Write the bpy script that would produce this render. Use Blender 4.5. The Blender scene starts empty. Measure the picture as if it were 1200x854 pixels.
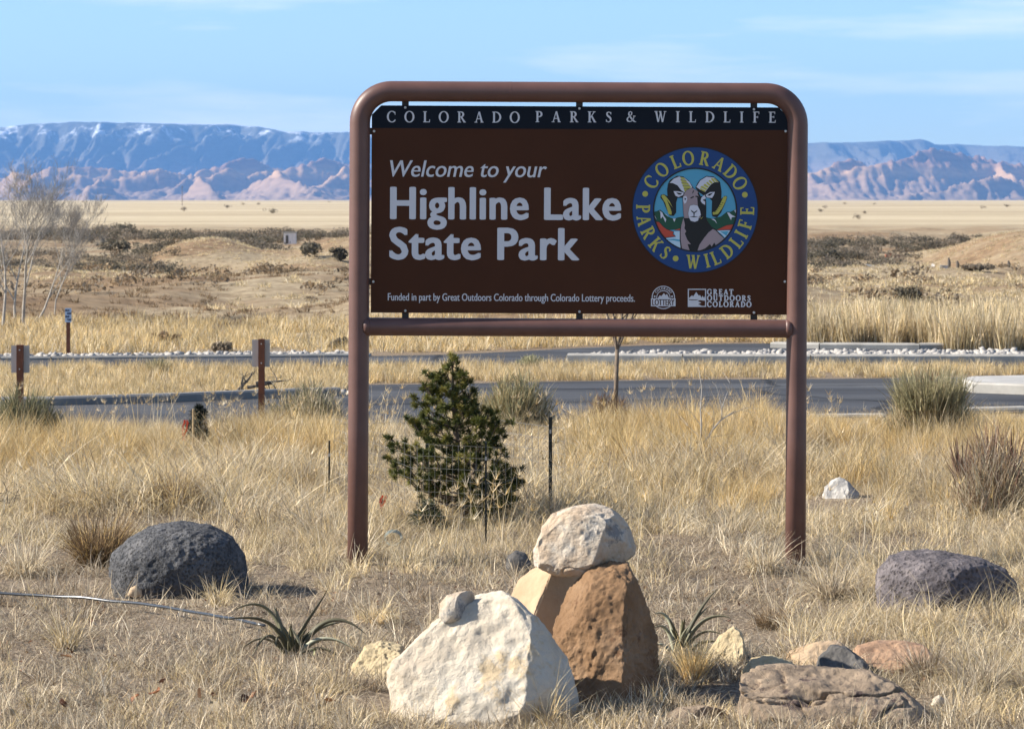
import bpy, bmesh, math, random
import numpy as np
from mathutils import Vector, Matrix
from mathutils.geometry import tessellate_polygon
random.seed(7); RNG = np.random.default_rng(11)
S = bpy.context.scene
C = S.collection
EYE = 2.14; F = 4000.0; HR = 232.0          # eye height (m), focal length and horizon row in photo pixels

# ------------------------------------------------------------------ camera, sky, sun, exposure
cam = bpy.data.cameras.new('camera'); camo = bpy.data.objects.new('camera', cam); C.objects.link(camo)
camo.location = (0, 0, EYE); camo.rotation_euler = (math.radians(90), 0, 0)
cam.sensor_width = 36; cam.lens = 36 * F / 1200.0; cam.shift_y = -(427 - HR) / 1200.0
cam.clip_start = 0.5; cam.clip_end = 60000
cam.dof.use_dof = True; cam.dof.focus_distance = 19.5; cam.dof.aperture_fstop = 13.0
S.camera = camo
SUN_EL = math.radians(33); SUN_AZ = math.radians(-1.5)     # sun from the left, almost in the plane of the sign
to_sun = Vector((-math.cos(SUN_EL) * math.cos(SUN_AZ), math.cos(SUN_EL) * math.sin(SUN_AZ), math.sin(SUN_EL)))
w = bpy.data.worlds.new("World"); S.world = w; w.use_nodes = True
nt = w.node_tree; nt.nodes.clear()
def wn(t, **k):
    n = nt.nodes.new(t)
    for a, b in k.items(): setattr(n, a, b)
    return n
out = wn('ShaderNodeOutputWorld'); bg = wn('ShaderNodeBackground'); bg.inputs[1].default_value = 0.070
sky = wn('ShaderNodeTexSky', sky_type='NISHITA', sun_disc=False, sun_elevation=SUN_EL, sun_rotation=math.radians(-91.5),
         altitude=1500, air_density=1.0, dust_density=0.8, ozone_density=3.0)
tc = wn('ShaderNodeTexCoord'); 
tint = wn('ShaderNodeMix', data_type='RGBA', blend_type='MULTIPLY'); tint.inputs[0].default_value = 1.0
tint.inputs[7].default_value = (1.0, 1.12, 1.18, 1)
# thin high clouds over the whole sky, stretched along the horizon
mp = wn('ShaderNodeMapping'); mp.inputs['Scale'].default_value = (9, 9, 75); mp.inputs['Location'].default_value = (1.2, 0.3, 0.0)
nz = wn('ShaderNodeTexNoise'); nz.inputs['Scale'].default_value = 1.0; nz.inputs['Detail'].default_value = 7; nz.inputs['Roughness'].default_value = 0.55
rm = wn('ShaderNodeMapRange'); rm.inputs[1].default_value = 0.50; rm.inputs[2].default_value = 0.76; rm.inputs[3].default_value = 0; rm.inputs[4].default_value = 0.75; rm.clamp = True
cl = wn('ShaderNodeMix', data_type='RGBA'); cl.inputs[7].default_value = (9.0, 9.0, 10.6, 1)
L = nt.links.new
L(tc.outputs['Generated'], mp.inputs[0]); L(mp.outputs[0], nz.inputs['Vector']); L(nz.outputs[0], rm.inputs[0])
L(sky.outputs[0], tint.inputs[6]); L(tint.outputs[2], cl.inputs[6]); L(rm.outputs[0], cl.inputs[0])
L(cl.outputs[2], bg.inputs[0]); L(bg.outputs[0], out.inputs[0])
sl = bpy.data.lights.new('sun', 'SUN'); sl.energy = 5.0; sl.angle = math.radians(0.53); sl.color = (1.0, 0.93, 0.82)
so = bpy.data.objects.new('sun', sl); C.objects.link(so); so.rotation_euler = to_sun.to_track_quat('Z', 'Y').to_euler(); so.location = to_sun * 50
S.view_settings.view_transform = 'Standard'; S.view_settings.look = 'None'; S.view_settings.exposure = 1.10; S.view_settings.gamma = 1.0
try: S.view_settings.use_curve_mapping = False
except Exception: pass
S.cycles.volume_bounces = 0; S.cycles.max_bounces = 6; S.cycles.transparent_max_bounces = 8

# ------------------------------------------------------------------ helpers
def at(px, row, d): return Vector(((px - 600) * d / F, d, EYE + (HR - row) * d / F))
def gd(row): return EYE * F / (row - HR)
def gp(px, row, z=0.0):
    d = (EYE - z) * F / (row - HR); return Vector(((px - 600) * d / F, d, z))
def sm(a, b, x):
    t = np.clip((np.asarray(x, float) - a) / (b - a), 0, 1); return t * t * (3 - 2 * t)
def _h(i, j, k, s):
    n = (i * 374761393 + j * 668265263 + k * 2147483647 + s * 974634777) & 0xFFFFFFFF
    n = ((n ^ (n >> 13)) * 1274126177) & 0xFFFFFFFF
    return ((n ^ (n >> 16)) & 0xFFFF) / 65535.0
def vn(x, y, z=0.0, s=0):
    x = np.asarray(x, float); y = np.asarray(y, float); z = np.asarray(z, float) + 0 * x
    i = np.floor(x).astype(np.int64); j = np.floor(y).astype(np.int64); k = np.floor(z).astype(np.int64)
    u = x - i; v = y - j; t = z - k
    u = u * u * (3 - 2 * u); v = v * v * (3 - 2 * v); t = t * t * (3 - 2 * t)
    r = 0
    for a in (0, 1):
        for b in (0, 1):
            for c in (0, 1):
                r = r + _h(i + a, j + b, k + c, s) * (u if a else 1 - u) * (v if b else 1 - v) * (t if c else 1 - t)
    return r * 2 - 1
def fbm(x, y, z=0.0, o=4, s=0, g=0.5):
    r = 0; a = 1; t = 0
    for q in range(o):
        f = 2 ** q; r = r + a * vn(x * f + 7.3 * q, y * f - 3.1 * q, z * f + 1.7 * q, s + q); t += a; a *= g
    return r / t

class MB:
    def __init__(s): s.v = []; s.f = []; s.m = []; s.n = 0
    def add(s, vs, fs, mi=0):
        b = s.n; s.v.extend([tuple(q) for q in vs]); s.n += len(vs)
        s.f.extend([tuple(i + b for i in f) for f in fs]); s.m.extend([mi] * len(fs)); return s
    def box(s, c, h, mi=0, rz=0.0):
        ca, sa = math.cos(rz), math.sin(rz); vs = []
        for z in (-1, 1):
            for x, y in ((-1, -1), (1, -1), (1, 1), (-1, 1)):
                X, Y = x * h[0], y * h[1]; vs.append((c[0] + X * ca - Y * sa, c[1] + X * sa + Y * ca, c[2] + z * h[2]))
        return s.add(vs, [(3, 2, 1, 0), (4, 5, 6, 7), (0, 1, 5, 4), (1, 2, 6, 5), (2, 3, 7, 6), (3, 0, 4, 7)], mi)
    def tube(s, pts, rad, n=8, mi=0, caps=True):
        pts = [Vector(p) for p in pts]; rad = rad if hasattr(rad, '__len__') else [rad] * len(pts)
        vs = []; fs = []; up = None
        for i, p in enumerate(pts):
            d = (pts[min(i + 1, len(pts) - 1)] - pts[max(i - 1, 0)])
            d = d.normalized() if d.length > 1e-9 else Vector((0, 0, 1))
            if up is None: up = Vector((0, 1, 0)) if abs(d.y) < .9 else Vector((1, 0, 0))
            a = (up - d * up.dot(d)).normalized(); up = a; b = d.cross(a)
            for k in range(n):
                t = 2 * math.pi * k / n; vs.append(p + (a * math.cos(t) + b * math.sin(t)) * rad[i])
        for i in range(len(pts) - 1):
            for k in range(n):
                k2 = (k + 1) % n; fs.append((i * n + k, i * n + k2, (i + 1) * n + k2, (i + 1) * n + k))
        if caps: fs.append(tuple(range(n - 1, -1, -1))); fs.append(tuple((len(pts) - 1) * n + k for k in range(n)))
        return s.add(vs, fs, mi)
    def poly(s, pts2, y, mi=0, T=None):          # flat polygon in the x-z plane facing -y
        v3 = [Vector((p[0], p[1], 0)) for p in pts2]; tri = tessellate_polygon([v3])
        area = sum(pts2[i - 1][0] * pts2[i][1] - pts2[i][0] * pts2[i - 1][1] for i in range(len(pts2)))
        out = []
        for t in tri:
            a, b, c = [v3[i] for i in t]
            out.append(tuple(t) if (b - a).cross(c - a).z > 0 else (t[0], t[2], t[1]))
        return s.add([(p.x, y, p.y) for p in v3], out, mi)
    def build(s, name, mats, parent=None, smooth=False, loc=None):
        me = bpy.data.meshes.new(name); me.from_pydata(s.v, [], s.f)
        mats = mats if isinstance(mats, (list, tuple)) else [mats]
        for m in mats: me.materials.append(m)
        if len(mats) > 1: me.polygons.foreach_set('material_index', s.m)
        if smooth: me.polygons.foreach_set('use_smooth', [True] * len(s.f))
        me.update(); return mk(name, me, parent, loc)
def mk(name, me, parent=None, loc=None):
    o = bpy.data.objects.new(name, me); C.objects.link(o)
    if parent: o.parent = parent
    if loc is not None: o.location = loc
    return o
def tag(o, label=None, cat=None, group=None, kind=None):
    if label: o['label'] = label
    if cat: o['category'] = cat
    if group: o['group'] = group
    if kind: o['kind'] = kind
    return o
def empty(name, loc, label, cat, group=None, rot=(0, 0, 0)):
    o = bpy.data.objects.new(name, None); C.objects.link(o); o.location = loc; o.rotation_euler = rot; o.empty_display_size = .1
    return tag(o, label, cat, group)
def mesh_np(name, V, Fq, mat, col=None, smooth=False):
    me = bpy.data.meshes.new(name); V = np.asarray(V, np.float32); Fq = np.asarray(Fq, np.int32); k = Fq.shape[1]
    me.vertices.add(len(V)); me.vertices.foreach_set('co', V.ravel())
    me.loops.add(Fq.size); me.loops.foreach_set('vertex_index', Fq.ravel())
    me.polygons.add(len(Fq)); me.polygons.foreach_set('loop_start', np.arange(0, Fq.size, k, dtype=np.int32))
    try: me.polygons.foreach_set('loop_total', np.full(len(Fq), k, np.int32))
    except Exception: pass
    if smooth: me.polygons.foreach_set('use_smooth', np.ones(len(Fq), bool))
    for m in (mat if isinstance(mat, (list, tuple)) else [mat]): me.materials.append(m)
    me.update(calc_edges=True); me.validate()
    if col is not None:
        a = me.color_attributes.new('tint', 'FLOAT_COLOR', 'POINT')
        a.data.foreach_set('color', np.concatenate([col, np.ones((len(col), 1))], 1).astype(np.float32).ravel())
    return me

# ------------------------------------------------------------------ materials
def nodes(name):
    m = bpy.data.materials.new(name); m.use_nodes = True; t = m.node_tree; b = t.nodes['Principled BSDF']; return m, t, b
def N(t, ty, **k):
    n = t.nodes.new(ty)
    for a, v in k.items():
        if a.startswith('i_'): n.inputs[a[2:].replace('_', ' ')].default_value = v
        else: setattr(n, a, v)
    return n
def ramp(t, src, stops):
    r = t.nodes.new('ShaderNodeValToRGB'); e = r.color_ramp.elements
    while len(e) < len(stops): e.new(.5)
    for q, (p, c) in zip(e, stops): q.position = p; q.color = (*c, 1)
    t.links.new(src, r.inputs[0]); return r.outputs[0]
def bump(t, b, hsrc, st, dist=0.01):
    n = t.nodes.new('ShaderNodeBump'); n.inputs['Strength'].default_value = st; n.inputs['Distance'].default_value = dist
    t.links.new(hsrc, n.inputs['Height']); t.links.new(n.outputs[0], b.inputs['Normal']); return n
def pmat(name, col, rough=.6, noise=0.12, scale=8, bmp=0.0, bscale=60, metal=0, spec=.4):
    m, t, b = nodes(name); tcn = N(t, 'ShaderNodeTexCoord')
    nz = N(t, 'ShaderNodeTexNoise', i_Scale=scale, i_Detail=6.0, i_Roughness=.6); t.links.new(tcn.outputs['Object'], nz.inputs['Vector'])
    lo = tuple(c * (1 - noise) for c in col); hi = tuple(min(1, c * (1 + noise)) for c in col)
    t.links.new(ramp(t, nz.outputs[0], [(.3, lo), (.7, hi)]), b.inputs['Base Color'])
    b.inputs['Roughness'].default_value = rough; b.inputs['Metallic'].default_value = metal; b.inputs['Specular IOR Level'].default_value = spec
    if bmp:
        n2 = N(t, 'ShaderNodeTexNoise', i_Scale=bscale, i_Detail=5.0); t.links.new(tcn.outputs['Object'], n2.inputs['Vector'])
        bump(t, b, n2.outputs[0], bmp)
    return m
def asphalt():
    m, t, b = nodes('asphalt'); tcn = N(t, 'ShaderNodeTexCoord'); O = tcn.outputs['Object']
    n1 = N(t, 'ShaderNodeTexNoise', i_Scale=.5, i_Detail=7.0); t.links.new(O, n1.inputs['Vector']); c = ramp(t, n1.outputs[0], [(.3, (.040, .042, .048)), (.5, (.054, .056, .062)), (.72, (.082, .083, .086))])
    mp_ = N(t, 'ShaderNodeMapping'); mp_.inputs['Scale'].default_value = (.03, 1.1, 1); t.links.new(O, mp_.inputs[0]); n3 = N(t, 'ShaderNodeTexNoise', i_Scale=1.0, i_Detail=4.0); t.links.new(mp_.outputs[0], n3.inputs['Vector'])
    r3 = ramp(t, n3.outputs[0], [(.35, (.72, .72, .72)), (.6, (1.15, 1.15, 1.15))]); mx = N(t, 'ShaderNodeMix', data_type='RGBA', blend_type='MULTIPLY'); mx.inputs[0].default_value = 1; t.links.new(c, mx.inputs[6]); t.links.new(r3, mx.inputs[7])
    wv = N(t, 'ShaderNodeVectorMath', operation='MULTIPLY_ADD'); t.links.new(n1.outputs['Color'], wv.inputs[0]); wv.inputs[1].default_value = (1.2, 1.2, 0); t.links.new(O, wv.inputs[2])
    vo = N(t, 'ShaderNodeTexVoronoi', feature='DISTANCE_TO_EDGE', i_Scale=.22); t.links.new(wv.outputs[0], vo.inputs['Vector']); rk = ramp(t, vo.outputs[0], [(.006, (.35, .35, .35)), (.014, (1, 1, 1))])
    m2 = N(t, 'ShaderNodeMix', data_type='RGBA', blend_type='MULTIPLY'); m2.inputs[0].default_value = 1; t.links.new(mx.outputs[2], m2.inputs[6]); t.links.new(rk, m2.inputs[7]); t.links.new(m2.outputs[2], b.inputs['Base Color'])
    b.inputs['Roughness'].default_value = .9; b.inputs['Specular IOR Level'].default_value = .2; n2 = N(t, 'ShaderNodeTexNoise', i_Scale=90., i_Detail=3.0); t.links.new(O, n2.inputs['Vector']); bump(t, b, n2.outputs[0], .35); return m
def rockmat(name, stops, scale=3, pits=0.0, pitscale=40, rough=.9, bstr=.5, patch=None, grain=60):
    m, t, b = nodes(name); tcn = N(t, 'ShaderNodeTexCoord'); O = tcn.outputs['Object']
    nz = N(t, 'ShaderNodeTexNoise', i_Scale=scale, i_Detail=8.0, i_Roughness=.62); t.links.new(O, nz.inputs['Vector'])
    c = ramp(t, nz.outputs[0], stops)
    if patch:      # lichen or stain blotches: (colour, scale, threshold)
        n3 = N(t, 'ShaderNodeTexNoise', i_Scale=patch[1], i_Detail=6.0, i_Roughness=.7); t.links.new(O, n3.inputs['Vector'])
        f = ramp(t, n3.outputs[0], [(patch[2], (0, 0, 0)), (patch[2] + .05, (1, 1, 1))])
        mx = N(t, 'ShaderNodeMix', data_type='RGBA'); t.links.new(f, mx.inputs[0]); t.links.new(c, mx.inputs[6]); mx.inputs[7].default_value = (*patch[0], 1); c = mx.outputs[2]
    t.links.new(c, b.inputs['Base Color']); b.inputs['Roughness'].default_value = rough; b.inputs['Specular IOR Level'].default_value = .25
    n2 = N(t, 'ShaderNodeTexNoise', i_Scale=grain, i_Detail=8.0, i_Roughness=.7); t.links.new(O, n2.inputs['Vector'])
    h = n2.outputs[0]
    if pits:
        n5 = N(t, 'ShaderNodeTexNoise', i_Scale=pitscale * .25, i_Detail=3.0); t.links.new(O, n5.inputs['Vector'])
        pr = ramp(t, n5.outputs[0], [(.30, (.45, .45, .45)), (.58, (1, 1, 1))])
        ov = N(t, 'ShaderNodeVectorMath', operation='MULTIPLY_ADD'); t.links.new(n2.outputs['Color'], ov.inputs[0]); ov.inputs[1].default_value = (.03, .03, .03); t.links.new(O, ov.inputs[2])
        vo = N(t, 'ShaderNodeTexVoronoi', i_Scale=pitscale); t.links.new(ov.outputs[0], vo.inputs['Vector'])
        r2 = ramp(t, vo.outputs['Distance'], [(.12, (0, 0, 0)), (.42, (1, 1, 1))])
        ma = N(t, 'ShaderNodeMath', operation='MULTIPLY_ADD'); pm = N(t, 'ShaderNodeMath', operation='MULTIPLY'); t.links.new(r2, pm.inputs[0]); t.links.new(pr, pm.inputs[1]); t.links.new(pm.outputs[0], ma.inputs[0]); ma.inputs[1].default_value = pits; t.links.new(h, ma.inputs[2]); h = ma.outputs[0]
    bump(t, b, h, bstr, .02); return m
def leafmat(name, mult=(1, 1, 1), var=.35, trans=.35, rough=.7, attr=True, col=(1, 1, 1)):
    """thin plant material: per-blade tint attribute times a random value per instance"""
    m = bpy.data.materials.new(name); m.use_nodes = True; t = m.node_tree; t.nodes.clear()
    o = N(t, 'ShaderNodeOutputMaterial'); oi = N(t, 'ShaderNodeObjectInfo')
    rg = N(t, 'ShaderNodeMapRange'); rg.inputs[3].default_value = 1 - var; rg.inputs[4].default_value = 1 + var * .6; t.links.new(oi.outputs['Random'], rg.inputs[0])
    if attr: a = N(t, 'ShaderNodeAttribute', attribute_name='tint').outputs['Color']
    else:
        rgb = N(t, 'ShaderNodeRGB'); rgb.outputs[0].default_value = (*col, 1); a = rgb.outputs[0]
    mx = N(t, 'ShaderNodeMix', data_type='RGBA', blend_type='MULTIPLY'); mx.inputs[0].default_value = 1; mx.inputs[7].default_value = (*mult, 1); t.links.new(a, mx.inputs[6])
    sc = N(t, 'ShaderNodeVectorMath', operation='SCALE'); t.links.new(mx.outputs[2], sc.inputs[0]); t.links.new(rg.outputs[0], sc.inputs['Scale'])
    d = N(t, 'ShaderNodeBsdfPrincipled'); d.inputs['Roughness'].default_value = rough; d.inputs['Specular IOR Level'].default_value = .2; t.links.new(sc.outputs[0], d.inputs['Base Color'])
    tr = N(t, 'ShaderNodeBsdfTranslucent'); t.links.new(sc.outputs[0], tr.inputs[0])
    ms = N(t, 'ShaderNodeMixShader'); ms.inputs[0].default_value = trans; t.links.new(d.outputs[0], ms.inputs[1]); t.links.new(tr.outputs[0], ms.inputs[2]); t.links.new(ms.outputs[0], o.inputs[0])
    return m
M_GRASS = leafmat('dry_grass'); M_GREEN = leafmat('evergreen_needles', trans=.15, var=.3)
M_BROWNSTEEL = pmat('brown_powder_coated_steel', (.112, .055, .044), rough=.46, noise=.14, scale=6, bmp=.06, bscale=160, spec=.45)
M_PANEL = pmat('brown_sign_sheet', (.060, .0205, .0085), rough=.42, noise=.12, scale=1.6, bmp=.02, bscale=40, spec=.12)
M_NAVY = pmat('dark_navy_vinyl', (.004, .007, .014), rough=.4, noise=.04, spec=.12)
M_WHITE = pmat('white_vinyl', (.60, .60, .62), rough=.5, noise=.02, spec=.1)
M_KERB = pmat('shaded_kerb_concrete', (.21, .205, .195), rough=.9, noise=.15, scale=3, bmp=.2, bscale=80, spec=.1)  # darker concrete, with the shade of the left kerb faces put into the colour
M_BOLT = pmat('bolt_steel', (.55, .55, .55), rough=.35, metal=.8)
M_DARKTAB = pmat('dark_bracket_paint', (.018, .012, .010), rough=.5)
M_ASPHALT = asphalt()
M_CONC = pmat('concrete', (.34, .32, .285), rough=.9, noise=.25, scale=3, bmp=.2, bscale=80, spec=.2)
M_PAVE = pmat('pale_concrete_slab', (.36, .345, .32), rough=.9, noise=.2, scale=2, bmp=.1)
M_RUST = pmat('rusty_brown_post', (.14, .048, .022), rough=.75, noise=.3, scale=14)
M_PLATE = pmat('weathered_aluminium_plate', (.42, .40, .37), rough=.55, noise=.06, metal=.2)
M_TPOST = pmat('dark_green_steel_post', (.012, .016, .014), rough=.5, noise=.3, scale=30)
M_WIRE = pmat('galvanised_wire', (.21, .205, .195), rough=.45, metal=.5)
M_ORANGE = pmat('orange_flagging_tape', (.85, .07, .015), rough=.5)
M_HOSE = pmat('black_poly_pipe', (.028, .034, .042), rough=.28, noise=.1, spec=.7)
M_BARK = pmat('grey_brown_bark', (.14, .105, .075), rough=.9, noise=.4, scale=25, bmp=.4)
M_WHITEBARK = pmat('pale_cottonwood_bark', (.34, .31, .27), rough=.9, noise=.35, scale=6)
M_DEADWOOD = pmat('grey_dead_wood', (.10, .085, .07), rough=.9, noise=.4, scale=30)
M_YUCCA = leafmat('yucca_leaf', trans=.08, var=.15, rough=.5)
# ------------------------------------------------------------------ terrain: one sheet from behind the camera to the horizon
KY = [-60, 8, 33, 50, 55, 64, 75, 95, 110, 122, 160, 180, 225, 270, 600, 1500, 3000, 4200, 9000, 34000]
KZ = [0, 0, 0, 0, 0, .25, .38, .08, -.7, -1.2, -1.2, -.95, -.35, .05, .05, .1, .0, -18, -25, -25]
def hz(X, Y):
    X = np.asarray(X, float); Y = np.asarray(Y, float)
    z = np.interp(Y, KY, KZ)
    Yc = np.clip(Y, 10, None)
    lm = sm(-19.0, -14.6, X + .05 * (Y - 155)) * (1 - sm(-1, 8, X)) * np.exp(-((Y - 156 + 4 * np.sin(X * .5)) / 13.0) ** 2)
    z = z + lm * (1.26 + .22 * np.sin(X * .78 + .4))
    rmnd = sm(17.3, 23.0, X) * np.exp(-((Y - 156) / 14.0) ** 2)
    z = z + rmnd * 1.72
    # hillside hummocks
    m1 = sm(54, 60, Y) * (1 - sm(230, 280, Y)); z = z + m1 * (.50 * fbm(X / 5.0, Y / 9.0, o=4, s=3) + .09 * fbm(X / 1.6, Y / 2.0, o=3, s=5))
    m2 = sm(300, 600, Y) * (1 - sm(2600, 3000, Y)); z = z + m2 * .8 * fbm(X / 160, Y / 400, o=3, s=9)
    near = 1 - sm(31.5, 33.5, Y); z = z + near * (.065 * fbm(X / 1.3, Y / 1.3, o=4, s=21) + .012 * fbm(X / .15, Y / .15, o=2, s=25))
    return z
def hz1(x, y): return float(hz(np.array([x]), np.array([y]))[0])
def hit(px, row, d0=14.0, d1=2900.0):
    """first point where the sight line through a photo pixel meets the ground"""
    ds = np.geomspace(d0, d1, 3000); X = (px - 600) * ds / F; Z = EYE + (HR - row) * ds / F
    k = np.nonzero(Z < hz(X, ds))[0]
    d = ds[k[0]] if len(k) else d1
    x = (px - 600) * d / F; return Vector((x, d, hz1(x, d)))
def build_ground():
    ys = np.concatenate([np.linspace(-60, 12, 14), np.arange(12.5, 33.6, .11), np.arange(34, 54, 1.0), np.arange(54, 110, .35), np.arange(110, 290, 1.1), np.geomspace(292, 34000, 130)])
    u = np.linspace(-1, 1, 361); prof = .26 * u + .74 * u ** 5
    wd = np.maximum(28, ys * .62 + 18)
    X = wd[:, None] * prof[None, :]; Y = np.repeat(ys[:, None], len(u), 1)
    Z = hz(X, Y); nr, nc = X.shape
    V = np.stack([X, Y, Z], -1).reshape(-1, 3)
    i = np.arange(nr - 1)[:, None] * nc + np.arange(nc - 1)[None, :]; i = i.ravel()
    Fq = np.stack([i, i + 1, i + nc + 1, i + nc], 1)
    m, t, b = nodes('dry_range_soil')
    g = N(t, 'ShaderNodeNewGeometry'); sx = N(t, 'ShaderNodeSeparateXYZ'); t.links.new(g.outputs['Position'], sx.inputs[0])
    P = g.outputs['Position']
    def noise(sc, det=6., vec=None, ro=.6):
        n = N(t, 'ShaderNodeTexNoise', i_Scale=sc, i_Detail=det, i_Roughness=ro); t.links.new(vec or P, n.inputs['Vector']); return n.outputs[0]
    def mapr(s, a, bb):
        n = N(t, 'ShaderNodeMapRange'); n.inputs[1].default_value = a; n.inputs[2].default_value = bb; t.links.new(s, n.inputs[0]); return n.outputs[0]
    def mix(f, a, bb):
        n = N(t, 'ShaderNodeMix', data_type='RGBA')
        for s, q in ((f, 0), (a, 6), (bb, 7)):
            if isinstance(s, tuple): n.inputs[q].default_value = (*s, 1)
            elif isinstance(s, float): n.inputs[q].default_value = s
            else: t.links.new(s, n.inputs[q])
        return n.outputs[2]
    nearc = mix(noise(2.2), ramp(t, noise(38.), [(.34, (.065, .048, .034)), (.5, (.21, .16, .11)), (.66, (.52, .43, .32))]),
                ramp(t, noise(60.), [(.32, (.08, .058, .042)), (.52, (.21, .16, .11)), (.70, (.44, .36, .26))]))
    hill = mix(ramp(t, noise(.16, 4.), [(.42, (0, 0, 0)), (.6, (1, 1, 1))]), ramp(t, noise(3.5, 8.), [(.32, (.19, .145, .09)), (.65, (.40, .32, .21))]),
               ramp(t, noise(2.6, 8.), [(.32, (.13, .085, .05)), (.68, (.30, .205, .12))]))
    mpn = N(t, 'ShaderNodeMapping'); mpn.inputs['Scale'].default_value = (.004, .012, 0); t.links.new(P, mpn.inputs[0])
    plain = mix(ramp(t, noise(1.3, 7., mpn.outputs[0], .65), [(.38, (0, 0, 0)), (.62, (1, 1, 1))]), (.56, .47, .33), (.26, .20, .125))
    plain = mix(mapr(noise(.35, 8.), .35, .65), plain, (.42, .345, .225))
    c = mix(mapr(sx.outputs[1], 44., 56.), nearc, hill); c = mix(mapr(sx.outputs[1], 235., 285.), c, plain)
    t.links.new(c, b.inputs['Base Color']); b.inputs['Roughness'].default_value = .95; b.inputs['Specular IOR Level'].default_value = .1
    bump(t, b, noise(45., 6.), .9, .03)
    o = mk('ground', mesh_np('ground', V, Fq, m, smooth=True)); tag(o, kind='structure'); return o
build_ground()

# ------------------------------------------------------------------ mountains
def build_mountains():
    def strip(name, y0, y1, nx, ny, hf, mat, lab):
        xs = np.linspace(-4200, 4200, nx); yy = np.linspace(y0, y1, ny); X, Y = np.meshgrid(xs, yy)
        Z = hf(X, Y); V = np.stack([X, Y, Z], -1).reshape(-1, 3)
        i = (np.arange(ny - 1)[:, None] * nx + np.arange(nx - 1)[None, :]).ravel()
        o = mk(name, mesh_np(name, V, np.stack([i, i + 1, i + nx + 1, i + nx], 1), mat)); tag(o, lab, kind='structure')
    def mat(name, stops, snow):
        m, t, b = nodes(name); g = N(t, 'ShaderNodeNewGeometry'); s = N(t, 'ShaderNodeSeparateXYZ'); t.links.new(g.outputs['Position'], s.inputs[0])
        n = N(t, 'ShaderNodeTexNoise', i_Scale=.004, i_Detail=8.0, i_Roughness=.6); t.links.new(g.outputs['Position'], n.inputs['Vector'])
        ad = N(t, 'ShaderNodeMath', operation='MULTIPLY_ADD'); t.links.new(n.outputs[0], ad.inputs[0]); ad.inputs[1].default_value = 60; t.links.new(s.outputs[2], ad.inputs[2])
        mr = N(t, 'ShaderNodeMapRange'); mr.inputs[1].default_value = 0; mr.inputs[2].default_value = 460; t.links.new(ad.outputs[0], mr.inputs[0])
        c = ramp(t, mr.outputs[0], stops)
        # thin rock strata
        wv = N(t, 'ShaderNodeTexWave', bands_direction='Z', i_Scale=.013, i_Distortion=9.0, i_Detail=4.0); t.links.new(g.outputs['Position'], wv.inputs['Vector'])
        mx = N(t, 'ShaderNodeMix', data_type='RGBA', blend_type='MULTIPLY'); mx.inputs[0].default_value = .16; t.links.new(c, mx.inputs[6]); t.links.new(wv.outputs[0], mx.inputs[7]); c = mx.outputs[2]
        if snow:
            n2 = N(t, 'ShaderNodeTexNoise', i_Scale=.006, i_Detail=9.0, i_Roughness=.7); t.links.new(g.outputs['Position'], n2.inputs['Vector'])
            ma = N(t, 'ShaderNodeMapRange'); ma.inputs[1].default_value = 290; ma.inputs[2].default_value = 365; t.links.new(s.outputs[2], ma.inputs[0])
            mu = N(t, 'ShaderNodeMath', operation='MULTIPLY'); t.links.new(ma.outputs[0], mu.inputs[0])
            rr = ramp(t, n2.outputs[0], [(.51, (0, 0, 0)), (.60, (1, 1, 1))]); t.links.new(rr, mu.inputs[1])
            mx2 = N(t, 'ShaderNodeMix', data_type='RGBA'); t.links.new(mu.outputs[0], mx2.inputs[0]); t.links.new(c, mx2.inputs[6]); mx2.inputs[7].default_value = (.8, .82, .85, 1); c = mx2.outputs[2]
        t.links.new(c, b.inputs['Base Color']); b.inputs['Roughness'].default_value = 1; b.inputs['Specular IOR Level'].default_value = 0
        return m
    # far plateau: crest follows the skyline at 18.6 km, deep canyons cut its front
    SX = np.array([-300, 0, 60, 100, 200, 262, 300, 335, 400, 500, 700, 950, 1000, 1030, 1090, 1110, 1150, 1200, 1500]); SR = np.array([148, 147, 144, 143, 145, 145, 147, 154, 154, 156, 160, 167, 165, 164, 162, 165, 164, 166, 168.])
    def plateau(X, Y):
        px = 600 + X * F / 18600; crest = (HR - np.interp(px, SX, SR)) * 18600 / F + EYE
        wob = 1500 * fbm(X / 900, 0 * X, o=3, s=31) + 260 * np.abs(fbm(X / 260, 0 * X + 3, o=3, s=33))
        t = (Y - (17400 + wob)) / 1500.0          # front edge to crest
        prof = np.interp(t, [-2, -1.2, -.5, 0, .12, .5, .62, 1.0, 3], [-.1, .02, .22, .46, .60, .72, .90, 1.0, 1.0])
        cx = X + .35 * (Y - 17400) * np.sin(X / 1300) + 120 * fbm(X / 500, Y / 700, o=2, s=41)
        gull = 1 - np.abs(fbm(cx / 290, Y / 1500, o=5, s=37, g=.6)) * 2.2
        z = crest * prof - 185 * np.clip(gull, 0, 1) * sm(-1.4, -.1, t) * (1 - sm(.7, 1.05, t)) - 8
        g2 = 1 - np.abs(fbm(cx / 75, Y / 300, o=4, s=47, g=.6)) * 2.2
        z -= 52 * np.clip(g2, 0, 1) * sm(-1.6, -.4, t) * (1 - sm(.85, 1.1, t))
        z += 26 * fbm(X / 60, Y / 80, o=4, s=44, g=.65) * (1 - sm(.85, 1.02, t))
        return z + 16 * fbm(X / 260, Y / 900, o=4, s=49) * sm(.7, 1.0, t)
    strip('mountain_plateau', 14800, 19800, 900, 200, plateau, mat('forested_cliff_rock', [(0, (.30, .22, .19)), (.35, (.22, .17, .14)), (.55, (.12, .11, .09)), (1, (.10, .10, .085))], True), 'long blue plateau with patches of snow along its crest behind the badlands')
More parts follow.
